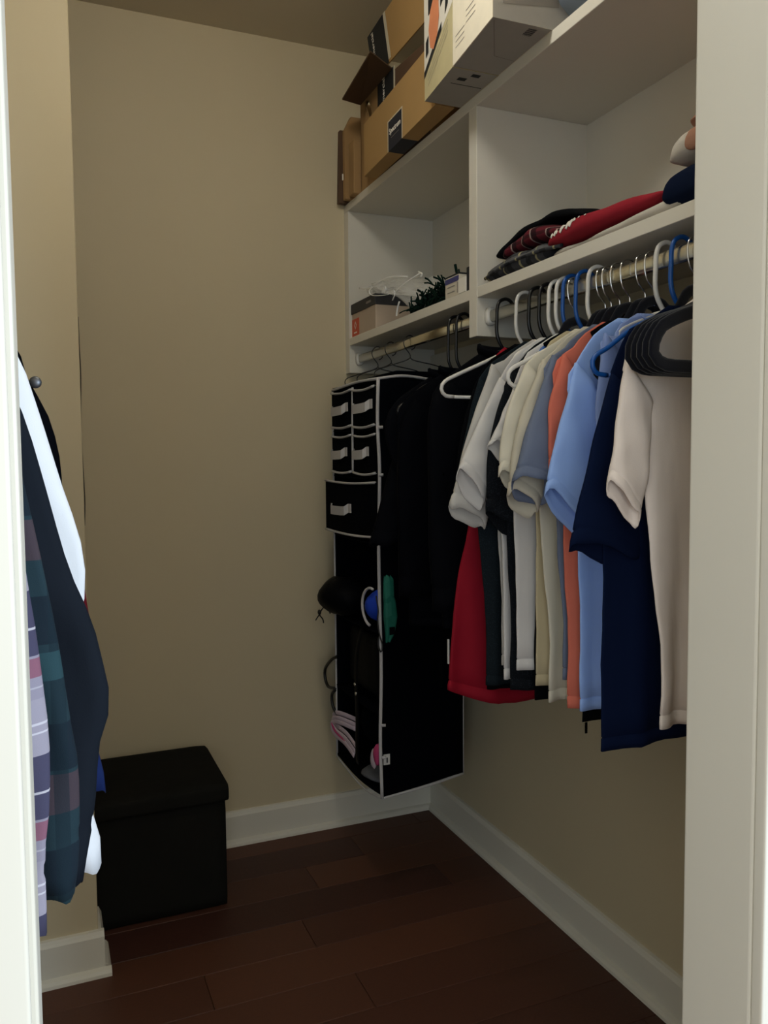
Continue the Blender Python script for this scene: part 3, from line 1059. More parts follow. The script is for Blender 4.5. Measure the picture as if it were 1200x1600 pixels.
def drawer(u0, u1, z0, z1, out, handle=(.25, .8, .5), skew=0.0, bulge=.006):
    dn = 'drawer'
    dep = .25
    V, Fc = [], []
    n, m = 8, 6
    for j in range(m + 1):
        for i in range(n + 1):
            u, v = i / n, j / m
            V.append(fr(u0 + (u1 - u0) * u, out + skew * u + bulge * math.sin(math.pi * u) * math.sin(math.pi * v), z0 + (z1 - z0) * v - .006 * math.sin(math.pi * u)))
    for j in range(m):
        for i in range(n):
            q0 = j * (n + 1) + i
            Fc.append((q0, q0 + 1, q0 + n + 2, q0 + n + 1))
    # box behind the front
    k = len(V)
    for uu, zz in ((u0, z0), (u1, z0), (u1, z1 - .02), (u0, z1 - .02)):
        V.append(fr(uu, out + skew * (uu - u0) / (u1 - u0), zz))
    for uu, zz in ((u0, z0), (u1, z0), (u1, z1 - .02), (u0, z1 - .02)):
        V.append(fr(uu, out - dep, zz))
    Fc += [(k, k + 1, k + 5, k + 4), (k + 1, k + 2, k + 6, k + 5), (k + 3, k, k + 4, k + 7), (k + 4, k + 5, k + 6, k + 7)]
    d = mesh(dn, V, Fc, M['orgcloth'], og, False)
    md = d.modifiers.new('thickness', 'SOLIDIFY')
    md.thickness = .003
    md.offset = 0
    # rims of piping along the top and the bottom of the front
    for zz, r in ((z1, .0058), (z0 - .001, .0062)):
        p = [fr(u0 + (u1 - u0) * u, out + skew * u + .003, zz - .006 * math.sin(math.pi * u)) for u in (0.02, .25, .5, .75, .98)]
        tube('drawer_piping', p, r, M['piping'], d, 12, (1, .6))
    h0, h1, hv = handle
    p = []
    for f in (0, .12, .18, .35, .6, .85, .93, 1):
        lift = .0 if f < .15 or f > .9 else .009
        u = h0 + (h1 - h0) * f
        p.append((u, lift))
    V, Fc = [], []
    hh = .0135
    zc = z0 + (z1 - z0) * hv
    for i, (u, lf) in enumerate(p):
        base_out = out + skew * u + bulge * math.sin(math.pi * u) * .9 + .004 + lf
        dz = .006 * math.sin(3.14 * i / len(p)) * (-1 if lf else 0) + (.004 if lf == 0 and i < 2 else 0)
        for s in (-1, 1):
            V.append(fr(u0 + (u1 - u0) * u, base_out, zc + s * hh + dz))
    for i in range(len(p) - 1):
        Fc.append((2 * i, 2 * i + 1, 2 * i + 3, 2 * i + 2))
    hd = mesh('pull_tab', V, Fc, M['piping'], d)
    md = hd.modifiers.new('thickness', 'SOLIDIFY')
    md.thickness = .0016
    return d


drawer(.03, .49, 1.40, 1.508, .004, (.06, .92, .5), .0)
drawer(.51, .98, 1.405, 1.512, .004, (.12, .92, .48), .0)
drawer(.02, .48, 1.262, 1.372, .004, (.22, .95, .52))
drawer(.52, .98, 1.265, 1.375, .004, (.15, .97, .5))
drawer(.02, 1.0, 1.078, 1.234, .004, (.38, .82, .46), .022, .014)
panel('divider_panel', A_.lerp(D_, .5), B_.lerp(C_, .5), 1.255, ZT - .004, M['orginside'], .003)
# piping along every edge of the organizer
pip = [([up(A_, ZT), fr(.0, .003, 1.4), fr(-.012, .0, 1.262), fr(.0, .003, 1.07), fr(0, .002, .9), fr(-.006, .0, .7), fr(.004, .003, .5), fr(0, .002, .4), up(A_, ZB)], .0052, 40, None),
       ([up(A_, ZT), up(A_.lerp(B_, .3), ZT + .012), up(A_.lerp(B_, .7), ZT + .004), up(B_, ZT)], .0042, 16, None),
       ([up(A_, ZT), up(A_.lerp(D_, .45), ZT + .004), up(D_, ZT - .004)], .0042, 16, None),
       ([up(A_, ZB), up(A_.lerp(B_, .5), ZB - .004), up(B_, ZB)], .0044, 16, None),
       ([up(A_, ZB), up(A_.lerp(D_, .4), ZB - .022), up(D_, ZB)], .0026, 16, None),
       ([up(D_, ZT - .004), up(D_, 1.2), up(D_, .8), up(D_, ZB)], .0032, 20, None),
       ([up(B_, ZB), up(B_, ZT)], .003, 4, None),
       ([fr(.5, .004, ZT - .01), fr(.497, .006, 1.39), fr(.5, .006, 1.26)], .0036, 12, None)]
tubes('piping', pip, M['piping'], og)
for z in (1.39, 1.256, 1.068, .535, .44):
    p = fr(-.022, .004, z)
    tube('stitched_corner', [p, p + Vector((.012, -.004, 0))], .0044, M['piping'], og, 3)
tg = up(A_, .43) + Vector((.004, -.0035, 0))
box('maker_tag', (tg.x, tg.y - .001, .415), (tg.x + .02, tg.y + .0005, .446), M['label'], og)
box('tag_print', (tg.x + .009, tg.y - .0018, .421), (tg.x + .013, tg.y - .001, .436), M['ink'], og)
# three swivel wire hooks, their S-shaped shanks ending in a flat cross wire
for yy, yl in ((2.485, .02), (2.375, .03), (2.232, .05)):
    def W(dx, dz, dy=0):
        return Vector((RODX + dx, yy + dy, HZ + dz))
    tubes('hanger_hook', [([W(.004, -.036), W(.014, -.03), W(.0185, -.016), W(.013, .0), W(.0, .0065), W(-.013, .0), W(-.0205, -.015), W(-.016, -.03), W(-.002, -.047), W(.0, -.058), W(-.008, -.066, .02), W(-.06, -.083, .03), W(-.1, -.1, .032), W(-.1, -.128, .032)], .0016, 60, None),
                           ([W(.0, -.058), W(.01, -.068, -.01), W(.08, -.083, -.02), W(.1, -.1, -.02), W(.1, -.128, -.02)], .0016, 24, None)], M['wire'], og)
    box('hook_plate', (RODX - .1, yy - .014, ZT + .002), (RODX + .1, yy + .022, ZT + .012), M['wire'], og, .002, 1)
box('top_stiffener', (.955, 2.19, ZT + .0125), (1.13, 2.46, ZT + .03), M['orgcloth'], og, .003, 1)

# ---- what sits in the organizer
def blob(name, c, r, mat, parent=None, seed=0, amp=.08, p=(1, 1, 1), n=(22, 14)):
    rg = random.Random(seed)
    a = [rg.uniform(0, 6) for _ in range(4)]
    rings = []
    for j in range(1, n[1]):
        th = math.pi * j / n[1]
        rr = []
        for i in range(n[0]):
            f = 2 * math.pi * i / n[0]
            d = Vector((sgnpow(math.sin(th), p[2]) * sgnpow(math.cos(f), p[0]), sgnpow(math.sin(th), p[2]) * sgnpow(math.sin(f), p[1]), sgnpow(math.cos(th), p[2])))
            k = 1 + amp * (math.sin(3 * f + a[0] + 2 * th) * .6 + math.sin(5 * th + a[1] + f) * .4 + .4 * math.sin(7 * f - 4 * th + a[2]))
            rr.append(Vector((c[0] + r[0] * d.x * k, c[1] + r[1] * d.y * k, c[2] + r[2] * d.z * k)))
        rings.append(rr)
    return loft(name, rings, mat, parent, True, True)


pc = thing('drawstring_pouch', 'black drawstring pouch bulging out of the organizer shelf', 'pouch', (.87, 2.47, .81))
blob('pouch_body', (.868, 2.43, .868), (.075, .1, .06), M['pouch'], pc, 3, .05)
cp = [(.85, 2.505, .84), (.836, 2.535, .812), (.83, 2.55, .79), (.836, 2.535, .776), (.836, 2.528, .765)]
tubes('cord', [(cp, .0022, 14, None), ([(.83, 2.55, .79), (.826, 2.565, .776), (.826, 2.58, .766)], .0022, 8, None), ([(.85, 2.505, .84), (.848, 2.512, .82), (.85, 2.5, .80)], .0025, 8, None)], M['wire'], pc)
blob('cord_lock', (.83, 2.552, .797), (.006, .008, .009), M['blackplastic'], pc, 5, .0)
sp = thing('blue_shoe', 'royal blue shoe with white piped edge on the organizer shelf', 'shoe', (.9, 2.2, .81))
blob('shoe_upper', (.95, 2.222, .868), (.085, .05, .056), M['shoeblue'], sp, 8, .03)
pp = []
for k in range(15):
    a = -1.4 + 3.2 * k / 14
    pp.append((.874 - .006 * math.cos(a), 2.2 + .055 * math.cos(a), .868 + .056 * math.sin(a)))
tube('shoe_piping', pp, .0042, M['piping'], sp, 30)
# green folded cloth tucked behind the corner piping, on the side panel
gq = thing('folded_cloth', 'folded dark green nylon hanging over the organizer corner', 'cloth', (.9, 2.13, .78))
rr = []
for k, (z, xa, xb, th) in enumerate(((.962, .889, .908, .006), (.95, .886, .916, .010), (.905, .884, .916, .013), (.89, .886, .922, .012), (.85, .884, .925, .014), (.83, .887, .923, .012), (.80, .890, .918, .010), (.775, .892, .905, .006))):
    cx, hx = (xa + xb) / 2, (xb - xa) / 2
    rr.append([Vector((cx + hx * sgnpow(math.cos(2 * math.pi * q / 12), .7), 2.136 + (cx - .88) * .236 - th + th * .9 * sgnpow(math.sin(2 * math.pi * q / 12), .7), z + (.008 if q % 3 == 0 else 0))) for q in range(12)])
loft('folded_layers', rr, M['greencloth'], gq, True, True, 0, False)
box('dark_patch', (.897, 2.1165, .80), (.914, 2.1175, .822), M['pouch'], gq)
tag(tubes('cord', [([(.87, 2.15, .91), (.872, 2.14, .87), (.869, 2.138, .84), (.873, 2.134, .80), (.88, 2.13, .77), (.876, 2.13, .75), (.872, 2.14, .765), (.873, 2.142, .79)], .0022, 40, None)], M['wire']), 'thin black cord looped round the organizer corner', 'cord')
# dark bag with straps in the tall compartment
bgt = thing('black_bag', 'black bag with hanging strap filling the lower organizer compartment', 'bag', (1.0, 2.33, .56))
soft_box('bag_body', (.9, 2.19, .575), (1.12, 2.48, .775), M['pouch'], bgt, .03, .0)
tube('strap', [(.893, 2.32, .79), (.872, 2.318, .7), (.868, 2.315, .6), (.868, 2.31, .5), (.868, 2.315, .4), (.872, 2.32, .36)], .009, M['pouch'], bgt, 24, (1.6, .25))
for z, yv in ((.612, 2.31), (.585, 2.302)):
    blob('snap', (.862, yv, z), (.003, .006, .006), M['chrome'], bgt, 2, 0)
tag(tube('cable', [(.872, 2.5, .655), (.864, 2.53, .64), (.86, 2.585, .60), (.86, 2.592, .565), (.862, 2.565, .54), (.868, 2.51, .545), (.864, 2.535, .52), (.866, 2.53, .48), (.875, 2.5, .455)], .0052, M['wire'], None, 60), 'black looped cable sticking out of the organizer', 'cable')
nv = blob('folded_shorts', (.985, 2.36, .47), (.078, .11, .075), M['orgcloth'], None, 21, .06)
tag(nv, 'dark folded shorts stuffed above the striped straps in the organizer', 'shorts')
st = thing('striped_strap', 'lilac and white striped straps folded in a loop low in the organizer', 'strap', (.87, 2.45, .4))
for k, (dz, dx) in enumerate(((0, 0), (.016, .004), (-.012, -.004))):
    tube('strap_loop', [(.90 + dx, 2.4, .452 + dz), (.872 + dx, 2.47, .456 + dz), (.864 + dx, 2.52, .445 + dz), (.862 + dx, 2.528, .425 + dz), (.864 + dx, 2.5, .41 + dz), (.87 + dx, 2.42, .405 + dz), (.876 + dx, 2.35, .385 + dz)], .008, M['pinkcloth'], st, 30, (.25, 1.0))
tube('strap_edge', [(.863, 2.515, .438), (.859, 2.523, .425), (.861, 2.49, .407), (.868, 2.42, .398)], .003, M['pink'], st, 16)
tag(blob('pink_sock', (.886, 2.185, .43), (.014, .02, .032), M['pink'], None, 6, .06), 'small magenta sock at the organizer corner', 'sock')
tag(blob('white_sock', (.884, 2.213, .41), (.01, .016, .03), M['pinkcloth'], None, 7, .06), 'small pale sock beside the magenta one', 'sock')
tag(blob('grey_beanie', (.93, 2.26, .343), (.06, .075, .016), M['greycloth'], None, 9, .06), 'flat grey knit beanie on the organizer bottom', 'hat')

# ------------------------------------------------------------------ boxes on the top shelf
# router carton
rc = thing('router_carton', 'shallow brown cardboard carton with a navy Spectrum sticker, overhanging the top shelf', 'box', (.95, 2.12, STOP))
FXS = .93
V = [(.942, 2.39, STOP), (.919, 1.855, STOP), (.972, 1.855, STOP), (.985, 2.39, STOP), (.942, 2.39, STOP + .155), (.919, 1.855, STOP + .158), (.972, 1.855, STOP + .158), (.985, 2.39, STOP + .155)]
mesh('carton', V, [(0, 1, 2, 3), (4, 5, 6, 7), (0, 1, 5, 4), (1, 2, 6, 5), (2, 3, 7, 6), (3, 0, 4, 7)], M['cardboard'], rc)


def onf(y, z, d=.0006):
    """a point on the router carton's front"""
    x = .942 + (.919 - .942) * (2.39 - y) / (2.39 - 1.855)
    return Vector((x - d, y, z))


ya, yb = 2.178, 2.075
mesh('sticker', [onf(ya, STOP - .0, .0005), onf(yb, STOP, .0005), onf(yb, STOP + .08, .0005), onf(ya, STOP + .08, .0005), Vector((.9795, ya, STOP - .0005)), Vector((.977, yb, STOP - .0005))], [(0, 1, 2, 3), (0, 1, 5, 4)], M['inkblue'], rc)
for (y1, y2, z1, z2) in ((ya + .006, ya, 0, .084), (yb, yb - .006, 0, .084), (ya, yb, .08, .084)):
    mesh('sticker_border', [onf(y1, STOP + z1, .0006), onf(y2, STOP + z1, .0006), onf(y2, STOP + z2, .0006), onf(y1, STOP + z2, .0006)], [(0, 1, 2, 3)], M['creamshade'], rc)
fdir = (onf(yb, 0) - onf(ya, 0)).normalized()
text('sticker_word', 'Spectrum', .0225, onf((ya + yb) / 2, STOP + .05, .001), M['white'], fdir, (0, 0, 1), rc)
mesh('sticker_line', [onf(ya - .022, STOP + .03, .001), onf(yb + .02, STOP + .03, .001), onf(yb + .02, STOP + .0315, .001), onf(ya - .022, STOP + .0315, .001)], [(0, 1, 2, 3)], M['greyprint'], rc)

# big moving carton behind it
mc = thing('moving_carton', 'large brown cardboard carton with open flaps and a black side band, behind the router carton', 'box', (1.12, 2.2, STOP))
FX = .988
CT = STOP + .28


def pane(name, vs, mat, parent, th=.004):
    a, b, c = Vector(vs[0]), Vector(vs[1]), Vector(vs[2])
    nn = (b - a).cross(c - a).normalized() * th
    n = len(vs)
    V = [Vector(v) for v in vs] + [Vector(v) + nn for v in vs]
    Fc = [tuple(range(n)), tuple(range(n, 2 * n))] + [(i, (i + 1) % n, n + (i + 1) % n, n + i) for i in range(n)]
    return mesh(name, V, Fc, mat, parent)


# front wall with an oval hand hole: build the outline with a bridge of quads round the hole
def front_with_hole(ya, yb, za, zb, hy, hz, ry, rz, tilt):
    n = 32
    hole, rim = [], []
    for k in range(n):
        a = 2 * math.pi * k / n
        dy, dz = ry * math.cos(a), rz * math.sin(a)
        hole.append((hy + dy * math.cos(tilt) - dz * math.sin(tilt), hz + dy * math.sin(tilt) + dz * math.cos(tilt)))
        m = max(abs(math.cos(a)), abs(math.sin(a)))
        py = (yb - ya) / 2 * math.cos(a) / m
        pz = (zb - za) / 2 * math.sin(a) / m
        rim.append(((ya + yb) / 2 + py, (za + zb) / 2 + pz))
    V = [Vector((FX, y, z)) for y, z in hole] + [Vector((FX, y, z)) for y, z in rim] + [Vector((FX + .004, y, z)) for y, z in hole] + [Vector((FX + .004, y, z)) for y, z in rim]
    Fc = []
    for k in range(n):
        q = (k + 1) % n
        Fc += [(k, q, n + q, n + k), (2 * n + k, 2 * n + q, 3 * n + q, 3 * n + k), (k, q, 2 * n + q, 2 * n + k), (n + k, n + q, 3 * n + q, 3 * n + k)]
    return mesh('front_wall', V, Fc, M['cardboard2'], mc)


front_with_hole(2.39, 2.535, STOP + .001, CT, 2.462, STOP + .237, .036, .014, 1.35 - math.pi / 2 + 1.2)
pane('front_wall', [(FX, 2.02, STOP + .001), (FX, 2.389, STOP + .001), (FX, 2.389, CT), (FX, 2.02, CT - .03)], M['cardboardshade'], mc)  # dark pane paints the shade on this part of the front
pane('side_wall', [(FX, 2.535, STOP + .001), (1.29, 2.535, STOP + .001), (1.29, 2.535, CT), (FX, 2.535, CT)], M['cardboard2'], mc)
pane('side_wall', [(FX, 2.02, STOP + .001), (1.29, 2.02, STOP + .001), (1.29, 2.02, CT), (FX, 2.02, CT)], M['cardboard2'], mc)
pane('back_wall', [(1.286, 2.02, STOP + .001), (1.286, 2.535, STOP + .001), (1.286, 2.535, CT), (1.286, 2.02, CT)], M['cardboard2'], mc)
box('bottom', (FX + .005, 2.025, STOP + .0005), (1.28, 2.53, STOP + .005), M['cardboard2'], mc)
# band printed on the front wall, the standing flap over it and the flap folded outwards
pane('black_band', [(FX - .0012, 2.262, STOP + .1), (FX - .0012, 2.385, STOP + .1), (FX - .0012, 2.385, CT + .001), (FX - .0012, 2.262, CT + .001)], M['ink'], mc, .001)
pane('band_edge', [(FX - .0016, 2.252, STOP + .1), (FX - .0016, 2.262, STOP + .1), (FX - .0016, 2.262, CT), (FX - .0016, 2.252, CT)], M['creamshade'], mc, .0006)
text('band_word', 'Commercial', .024, (FX - .003, 2.335, CT - .062), M['white'], (0, 0, 1), (0, 1, 0), mc)
FT = CT + .165
pane('upright_flap', [(FX - .012, 2.0, CT + .012), (FX - .012, 2.39, CT + .012), (FX - .03, 2.39, FT - .03), (FX - .03, 2.0, FT)], M['cardboard'], mc)
pane('black_band', [(FX - .0135, 2.268, CT + .012), (FX - .0135, 2.39, CT + .012), (FX - .0316, 2.39, FT - .03), (FX - .0316, 2.268, FT - .02)], M['ink'], mc, .001)
pane('band_edge', [(FX - .0139, 2.252, CT + .02), (FX - .0139, 2.268, CT + .02), (FX - .032, 2.268, FT - .02), (FX - .032, 2.252, FT - .019)], M['creamshade'], mc, .0006)
text('band_word', 'Commercial', .022, (FX - .0262, 2.35, CT + .075), M['white'], (-.13, 0, 1), (0, 1, 0), mc)
pane('folded_flap', [(FX, 2.535, CT), (FX, 2.275, CT + .002), (.885, 2.19, CT - .006), (.895, 2.452, CT - .03)], M['cardboardshade'], mc, .004)  # shaded underside put into the dark colour

# flattened boards standing on edge at the back wall
fb = thing('flattened_carton', 'flattened brown cardboard standing on edge against the back wall', 'box', (1.0, 2.6, STOP))
pane('board', [(.962, 2.615, STOP), (1.25, 2.615, STOP), (1.25, 2.615, STOP + .27), (.985, 2.615, STOP + .27), (.962, 2.615, STOP + .225)], M['cardboard2'], fb, -.02)
pane('board', [(.955, 2.66, STOP), (1.25, 2.66, STOP), (1.25, 2.66, STOP + .24), (.962, 2.66, STOP + .24)], M['cardboardshade'], fb, -.02)
box('white_staple', (.957, 2.626, STOP + .065), (.96, 2.631, STOP + .085), M['white'], fb)
fb2 = thing('cardboard_sleeve', 'narrow brown cardboard sleeve between the flattened boards and the big carton', 'box', (1.0, 2.56, STOP))
box('sleeve_body', (.966, 2.545, STOP), (1.22, 2.59, STOP + .17), M['cardboard2'], fb2, .002, 1)

# coffee machine carton
cb = thing('appliance_carton', 'coffee machine carton printed with an orange mug, overhanging the top shelf', 'box', (.95, 1.75, STOP))
BX0, BX1 = .887, .869      # front plane runs slightly askew
BY0, BY1 = 1.845, 1.664


def bf(u, z, d=.0006):
    return Vector((BX0 + (BX1 - BX0) * u - d, BY0 + (BY1 - BY0) * u, z))


V = [bf(0, STOP, 0), bf(1, STOP, 0), Vector((1.2, BY1, STOP)), Vector((1.2, BY0, STOP))]
V += [Vector((v.x, v.y, STOP + .36)) for v in V]
me_c = mesh('carton', V, [(0, 1, 2, 3), (4, 5, 6, 7), (0, 1, 5, 4), (1, 2, 6, 5), (2, 3, 7, 6), (3, 0, 4, 7)], M['olive'], cb)


def flat(name, pts, mat, parent, d=.0006):
    return mesh(name, [bf(u, STOP + z, d) for u, z in pts], [tuple(range(len(pts)))], mat, parent)


flat('photo_panel', [(.0, .062), (1, .14), (1, .355), (0, .355)], M['white'], cb, .0004)
flat('dark_panel', [(.16, .185), (.72, .185), (.72, .33), (.16, .33)], M['ink'], cb, .0008)
flat('bottom_strip', [(.0, .05), (.64, .112), (.64, .13), (.0, .066)], M['ink'], cb, .0009)
flat('machine_column', [(.6, .165), (.93, .19), (.97, .34), (.62, .34)], M['ink'], cb, .0011)
for k in range(4):
    u = .63 + .085 * k
    flat('machine_stripe', [(u, .18 + .03 * k * .3), (u + .03, .183 + .03 * k * .3), (u + .03, .335), (u, .335)], M['greyprint'], cb, .0014)
flat('mug_print', [(.24, .105), (.36, .092), (.50, .115), (.56, .15), (.54, .2), (.42, .218), (.24, .188), (.18, .15)], M['mug'], cb, .0014)
flat('machine_label', [(.18, .262), (.42, .278), (.42, .3), (.18, .286)], M['creamshade'], cb, .0014)
flat('small_cup_print', [(.76, .135), (.86, .15), (.88, .18), (.78, .17)], M['ink'], cb, .0014)
flat('dark_square', [(.07, .095), (.17, .1), (.17, .14), (.07, .13)], M['ink'], cb, .0014)
for k in range(3):
    flat('fine_print', [(.14, .024 + .012 * k), (.86, .09 + .012 * k), (.86, .0915 + .012 * k), (.14, .0255 + .012 * k)], M['greyprint'], cb, .0009)
# underside, greyed to carry its shade
mesh('bottom_skin', [bf(.01, STOP - .0003, 0), bf(.99, STOP - .0003, 0), Vector((.984, BY1, STOP - .0003)), Vector((.984, BY0, STOP - .0003))], [(0, 1, 2, 3)], M['shadedcarton'], cb)
mesh('bottom_seam', [Vector((.9, 1.735, STOP - .0006)), Vector((.98, 1.735, STOP - .0006)), Vector((.98, 1.732, STOP - .0006)), Vector((.9, 1.732, STOP - .0006))], [(0, 1, 2, 3)], M['ink'], cb)
for y1 in (1.715, 1.69):
    mesh('recycling_mark', [Vector((.905 + (1.715 - y1) * .9, y1, STOP - .0006)), Vector((.926 + (1.715 - y1) * .9, y1, STOP - .0006)), Vector((.926 + (1.715 - y1) * .9, y1 - .014, STOP - .0006)), Vector((.905 + (1.715 - y1) * .9, y1 - .014, STOP - .0006))], [(0, 1, 2, 3)], M['ink'], cb)

# cream carton
cc = thing('cream_carton', 'cream white appliance carton with a barcode underneath, beside the mug carton', 'box', (.95, 1.55, STOP))
CX0, CX1, CY0, CY1 = .868, .847, 1.661, 1.452
V = [Vector((CX0, CY0, STOP)), Vector((CX1, CY1, STOP)), Vector((1.2, CY1 - .005, STOP)), Vector((1.2, CY0, STOP))]
V += [Vector((v.x, v.y, STOP + .36)) for v in V]
c_ = mesh('carton', V, [(0, 1, 2, 3), (4, 5, 6, 7), (0, 1, 5, 4), (1, 2, 6, 5), (2, 3, 7, 6), (3, 0, 4, 7)], M['cream'], cc)


def cf(u, z, d=.0006):
    return Vector((CX0 + (CX1 - CX0) * u - d, CY0 + (CY1 - CY0) * u, STOP + z))


arc = [(.0, .19), (.22, .175), (.42, .2), (.5, .26), (.5, .35), (.62, .35), (.64, .24), (.52, .16), (.28, .13), (.0, .14)]
mesh('printed_swoosh', [cf(u, z) for u, z in arc], [(0, 1, 8, 9), (1, 2, 7, 8), (2, 3, 6, 7), (3, 4, 5, 6)], M['creamshade'], cc)
for g, (u, z, n, wd) in enumerate(((.08, .03, 3, .24), (.36, .055, 3, .24), (.66, .095, 3, .24), (.74, .19, 2, .16))):
    for k in range(n):
        mesh('fine_print', [cf(u, z + .012 * k), cf(u + wd, z + .012 * k), cf(u + wd, z + .0015 + .012 * k), cf(u, z + .0015 + .012 * k)], [(0, 1, 2, 3)], M['greyprint'], cc)
zz = STOP - .0006
mesh('bottom_skin', [Vector((CX0 + .002, CY0, STOP - .0003)), Vector((CX1 + .002, CY1, STOP - .0003)), Vector((.984, CY1 - .002, STOP - .0003)), Vector((.984, CY0, STOP - .0003))], [(0, 1, 2, 3)], M['shadedcarton'], cc)
mesh('side_skin', [Vector((CX1 + .001, CY1 - .0004, STOP)), Vector((1.199, CY1 - .0054, STOP)), Vector((1.199, CY1 - .0054, STOP + .359)), Vector((CX1 + .001, CY1 - .0004, STOP + .359))], [(0, 1, 2, 3)], M['shadedcarton'], cc)
for k in range(9):
    y1 = 1.488 - .0032 * k
    mesh('barcode_bar', [Vector((.937, y1, zz)), Vector((.957, y1, zz)), Vector((.957, y1 - (.0012 + .0012 * (k % 2)), zz)), Vector((.937, y1 - (.0012 + .0012 * (k % 2)), zz))], [(0, 1, 2, 3)], M['ink'], cc)
mesh('flap_seam', [Vector((.856, 1.46, zz)), Vector((.93, 1.585, zz)), Vector((.983, 1.59, zz)), Vector((.983, 1.5915, zz)), Vector((.929, 1.587, zz)), Vector((.855, 1.462, zz))], [(0, 1, 4, 5), (1, 2, 3, 4)], M['greyprint'], cc)
mesh('tape', [Vector((.87, CY1 - .0012, STOP + .03)), Vector((1.0, CY1 - .003, STOP + .045)), Vector((1.0, CY1 - .003, STOP + .065)), Vector((.87, CY1 - .0012, STOP + .05))], [(0, 1, 2, 3)], M['greyprint'], cc)

# grey-blue bedding at the near end
qb = thing('folded_quilt', 'rounded grey-blue folded quilt at the near end of the top shelf', 'quilt', (1.1, 1.2, STOP))
rr = []
for k in range(13):
    y = 1.436 - (0, .012)[min(k, 1)] - .46 * max(0, k - 1) / 11
    e = (.86, .96, 1.0)[min(k, 2)]
    hh = .13 * (.75 + .25 * e)
    ring = []
    for q in range(20):
        a = 2 * math.pi * q / 20
        ring.append(Vector((1.125 + .165 * e * sgnpow(math.cos(a), .6), y, STOP + .13 + hh * sgnpow(math.sin(a), .6) * (1 if k not in (0,) else .9))))
    rr.append(ring)
mz = min(v.z for r in rr for v in r)
for r in rr:
    for v in r:
        v.z += STOP - mz
loft('quilt_roll', rr, M['quilt'], qb, True, True)
tube('quilt_seam', [(.96, 1.4, STOP + .13), (.955, 1.3, STOP + .13), (.955, 1.1, STOP + .13)], .004, M['quilt'], qb, 10)

# ------------------------------------------------------------------ far cubby
sb = thing('shoe_box', 'rosy beige box with a charcoal lid and an orange label in the far cubby', 'box', (1.05, 2.54, SMID))
box('box_body', (.995, 2.44, SMID), (1.14, 2.652, SMID + .1), M['shoebox'], sb, .001, 1)
box('lid', (.991, 2.436, SMID + .078), (1.144, 2.654, SMID + .112), M['boxlid'], sb, .003, 2)
box('orange_label', (.9942, 2.585, SMID + .002), (.9951, 2.651, SMID + .06), M['orange'], sb)
V = [(.9936, 2.618 + .011 * math.cos(a), SMID + .038 + .014 * math.sin(a)) for a in (0, 1.5708, 3.14159, 4.71239)]
V += [(.9936, 2.618 + .006 * math.cos(a), SMID + .038 + .0085 * math.sin(a)) for a in (0, 1.5708, 3.14159, 4.71239)]
mesh('label_diamond', V, [(0, 1, 5, 4), (1, 2, 6, 5), (2, 3, 7, 6), (3, 0, 4, 7)], M['white'], sb)
box('label_line', (.9935, 2.605, SMID + .012), (.9942, 2.632, SMID + .016), M['white'], sb)
box('lid_print', (.9905, 2.47, SMID + .09), (.9911, 2.51, SMID + .097), M['greyprint'], sb)

# crumpled clear plastic bag
pb = thing('plastic_bag', 'crumpled clear plastic bag lying on the charcoal box lid', 'bag', (1.0, 2.35, SMID + .1))
rg = random.Random(5)
ups = spline([(.998, 2.585, 1.872), (1.0, 2.5, 1.868), (1.01, 2.38, 1.856), (1.03, 2.25, 1.84), (1.05, 2.1, 1.815)], 17)
lows = spline([(.998, 2.57, 1.834), (.985, 2.42, 1.832), (.99, 2.27, 1.78), (.996, 2.2, 1.728), (1.04, 2.12, 1.76)], 17)
rr = []
for i in range(17):
    c, h = (ups[i] + lows[i]) / 2, (ups[i] - lows[i]) / 2
    f = i / 16
    dep = .012 + .05 * math.sin(math.pi * min(1, f * 1.05))
    ring = []
    for q in range(18):
        a = 2 * math.pi * q / 18
        ring.append(c + h * math.sin(a) * (1 + .1 * rg.uniform(-1, 1)) + Vector((dep * math.cos(a) * (1 + .3 * rg.uniform(-1, 1)) + .04, .012 * rg.uniform(-1, 1), .006 * rg.uniform(-1, 1))))
    rr.append(ring)
loft('film', rr, M['film'], pb, True, True, 0, False)
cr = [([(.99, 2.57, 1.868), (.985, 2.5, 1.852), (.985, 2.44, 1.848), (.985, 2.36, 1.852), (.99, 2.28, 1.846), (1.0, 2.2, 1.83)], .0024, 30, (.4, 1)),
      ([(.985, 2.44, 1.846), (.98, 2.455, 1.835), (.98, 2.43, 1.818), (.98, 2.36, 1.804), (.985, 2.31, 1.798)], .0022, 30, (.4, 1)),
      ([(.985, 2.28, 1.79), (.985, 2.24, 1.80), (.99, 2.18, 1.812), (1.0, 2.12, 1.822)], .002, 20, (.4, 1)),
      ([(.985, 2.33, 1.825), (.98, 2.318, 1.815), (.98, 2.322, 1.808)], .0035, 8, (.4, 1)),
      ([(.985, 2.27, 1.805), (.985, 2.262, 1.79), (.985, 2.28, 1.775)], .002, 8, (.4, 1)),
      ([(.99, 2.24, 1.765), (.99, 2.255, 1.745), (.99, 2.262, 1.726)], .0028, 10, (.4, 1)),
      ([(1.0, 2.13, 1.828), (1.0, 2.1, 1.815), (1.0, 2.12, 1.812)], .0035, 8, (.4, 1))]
tubes('crease_highlights', cr, M['creaseglint'], pb)

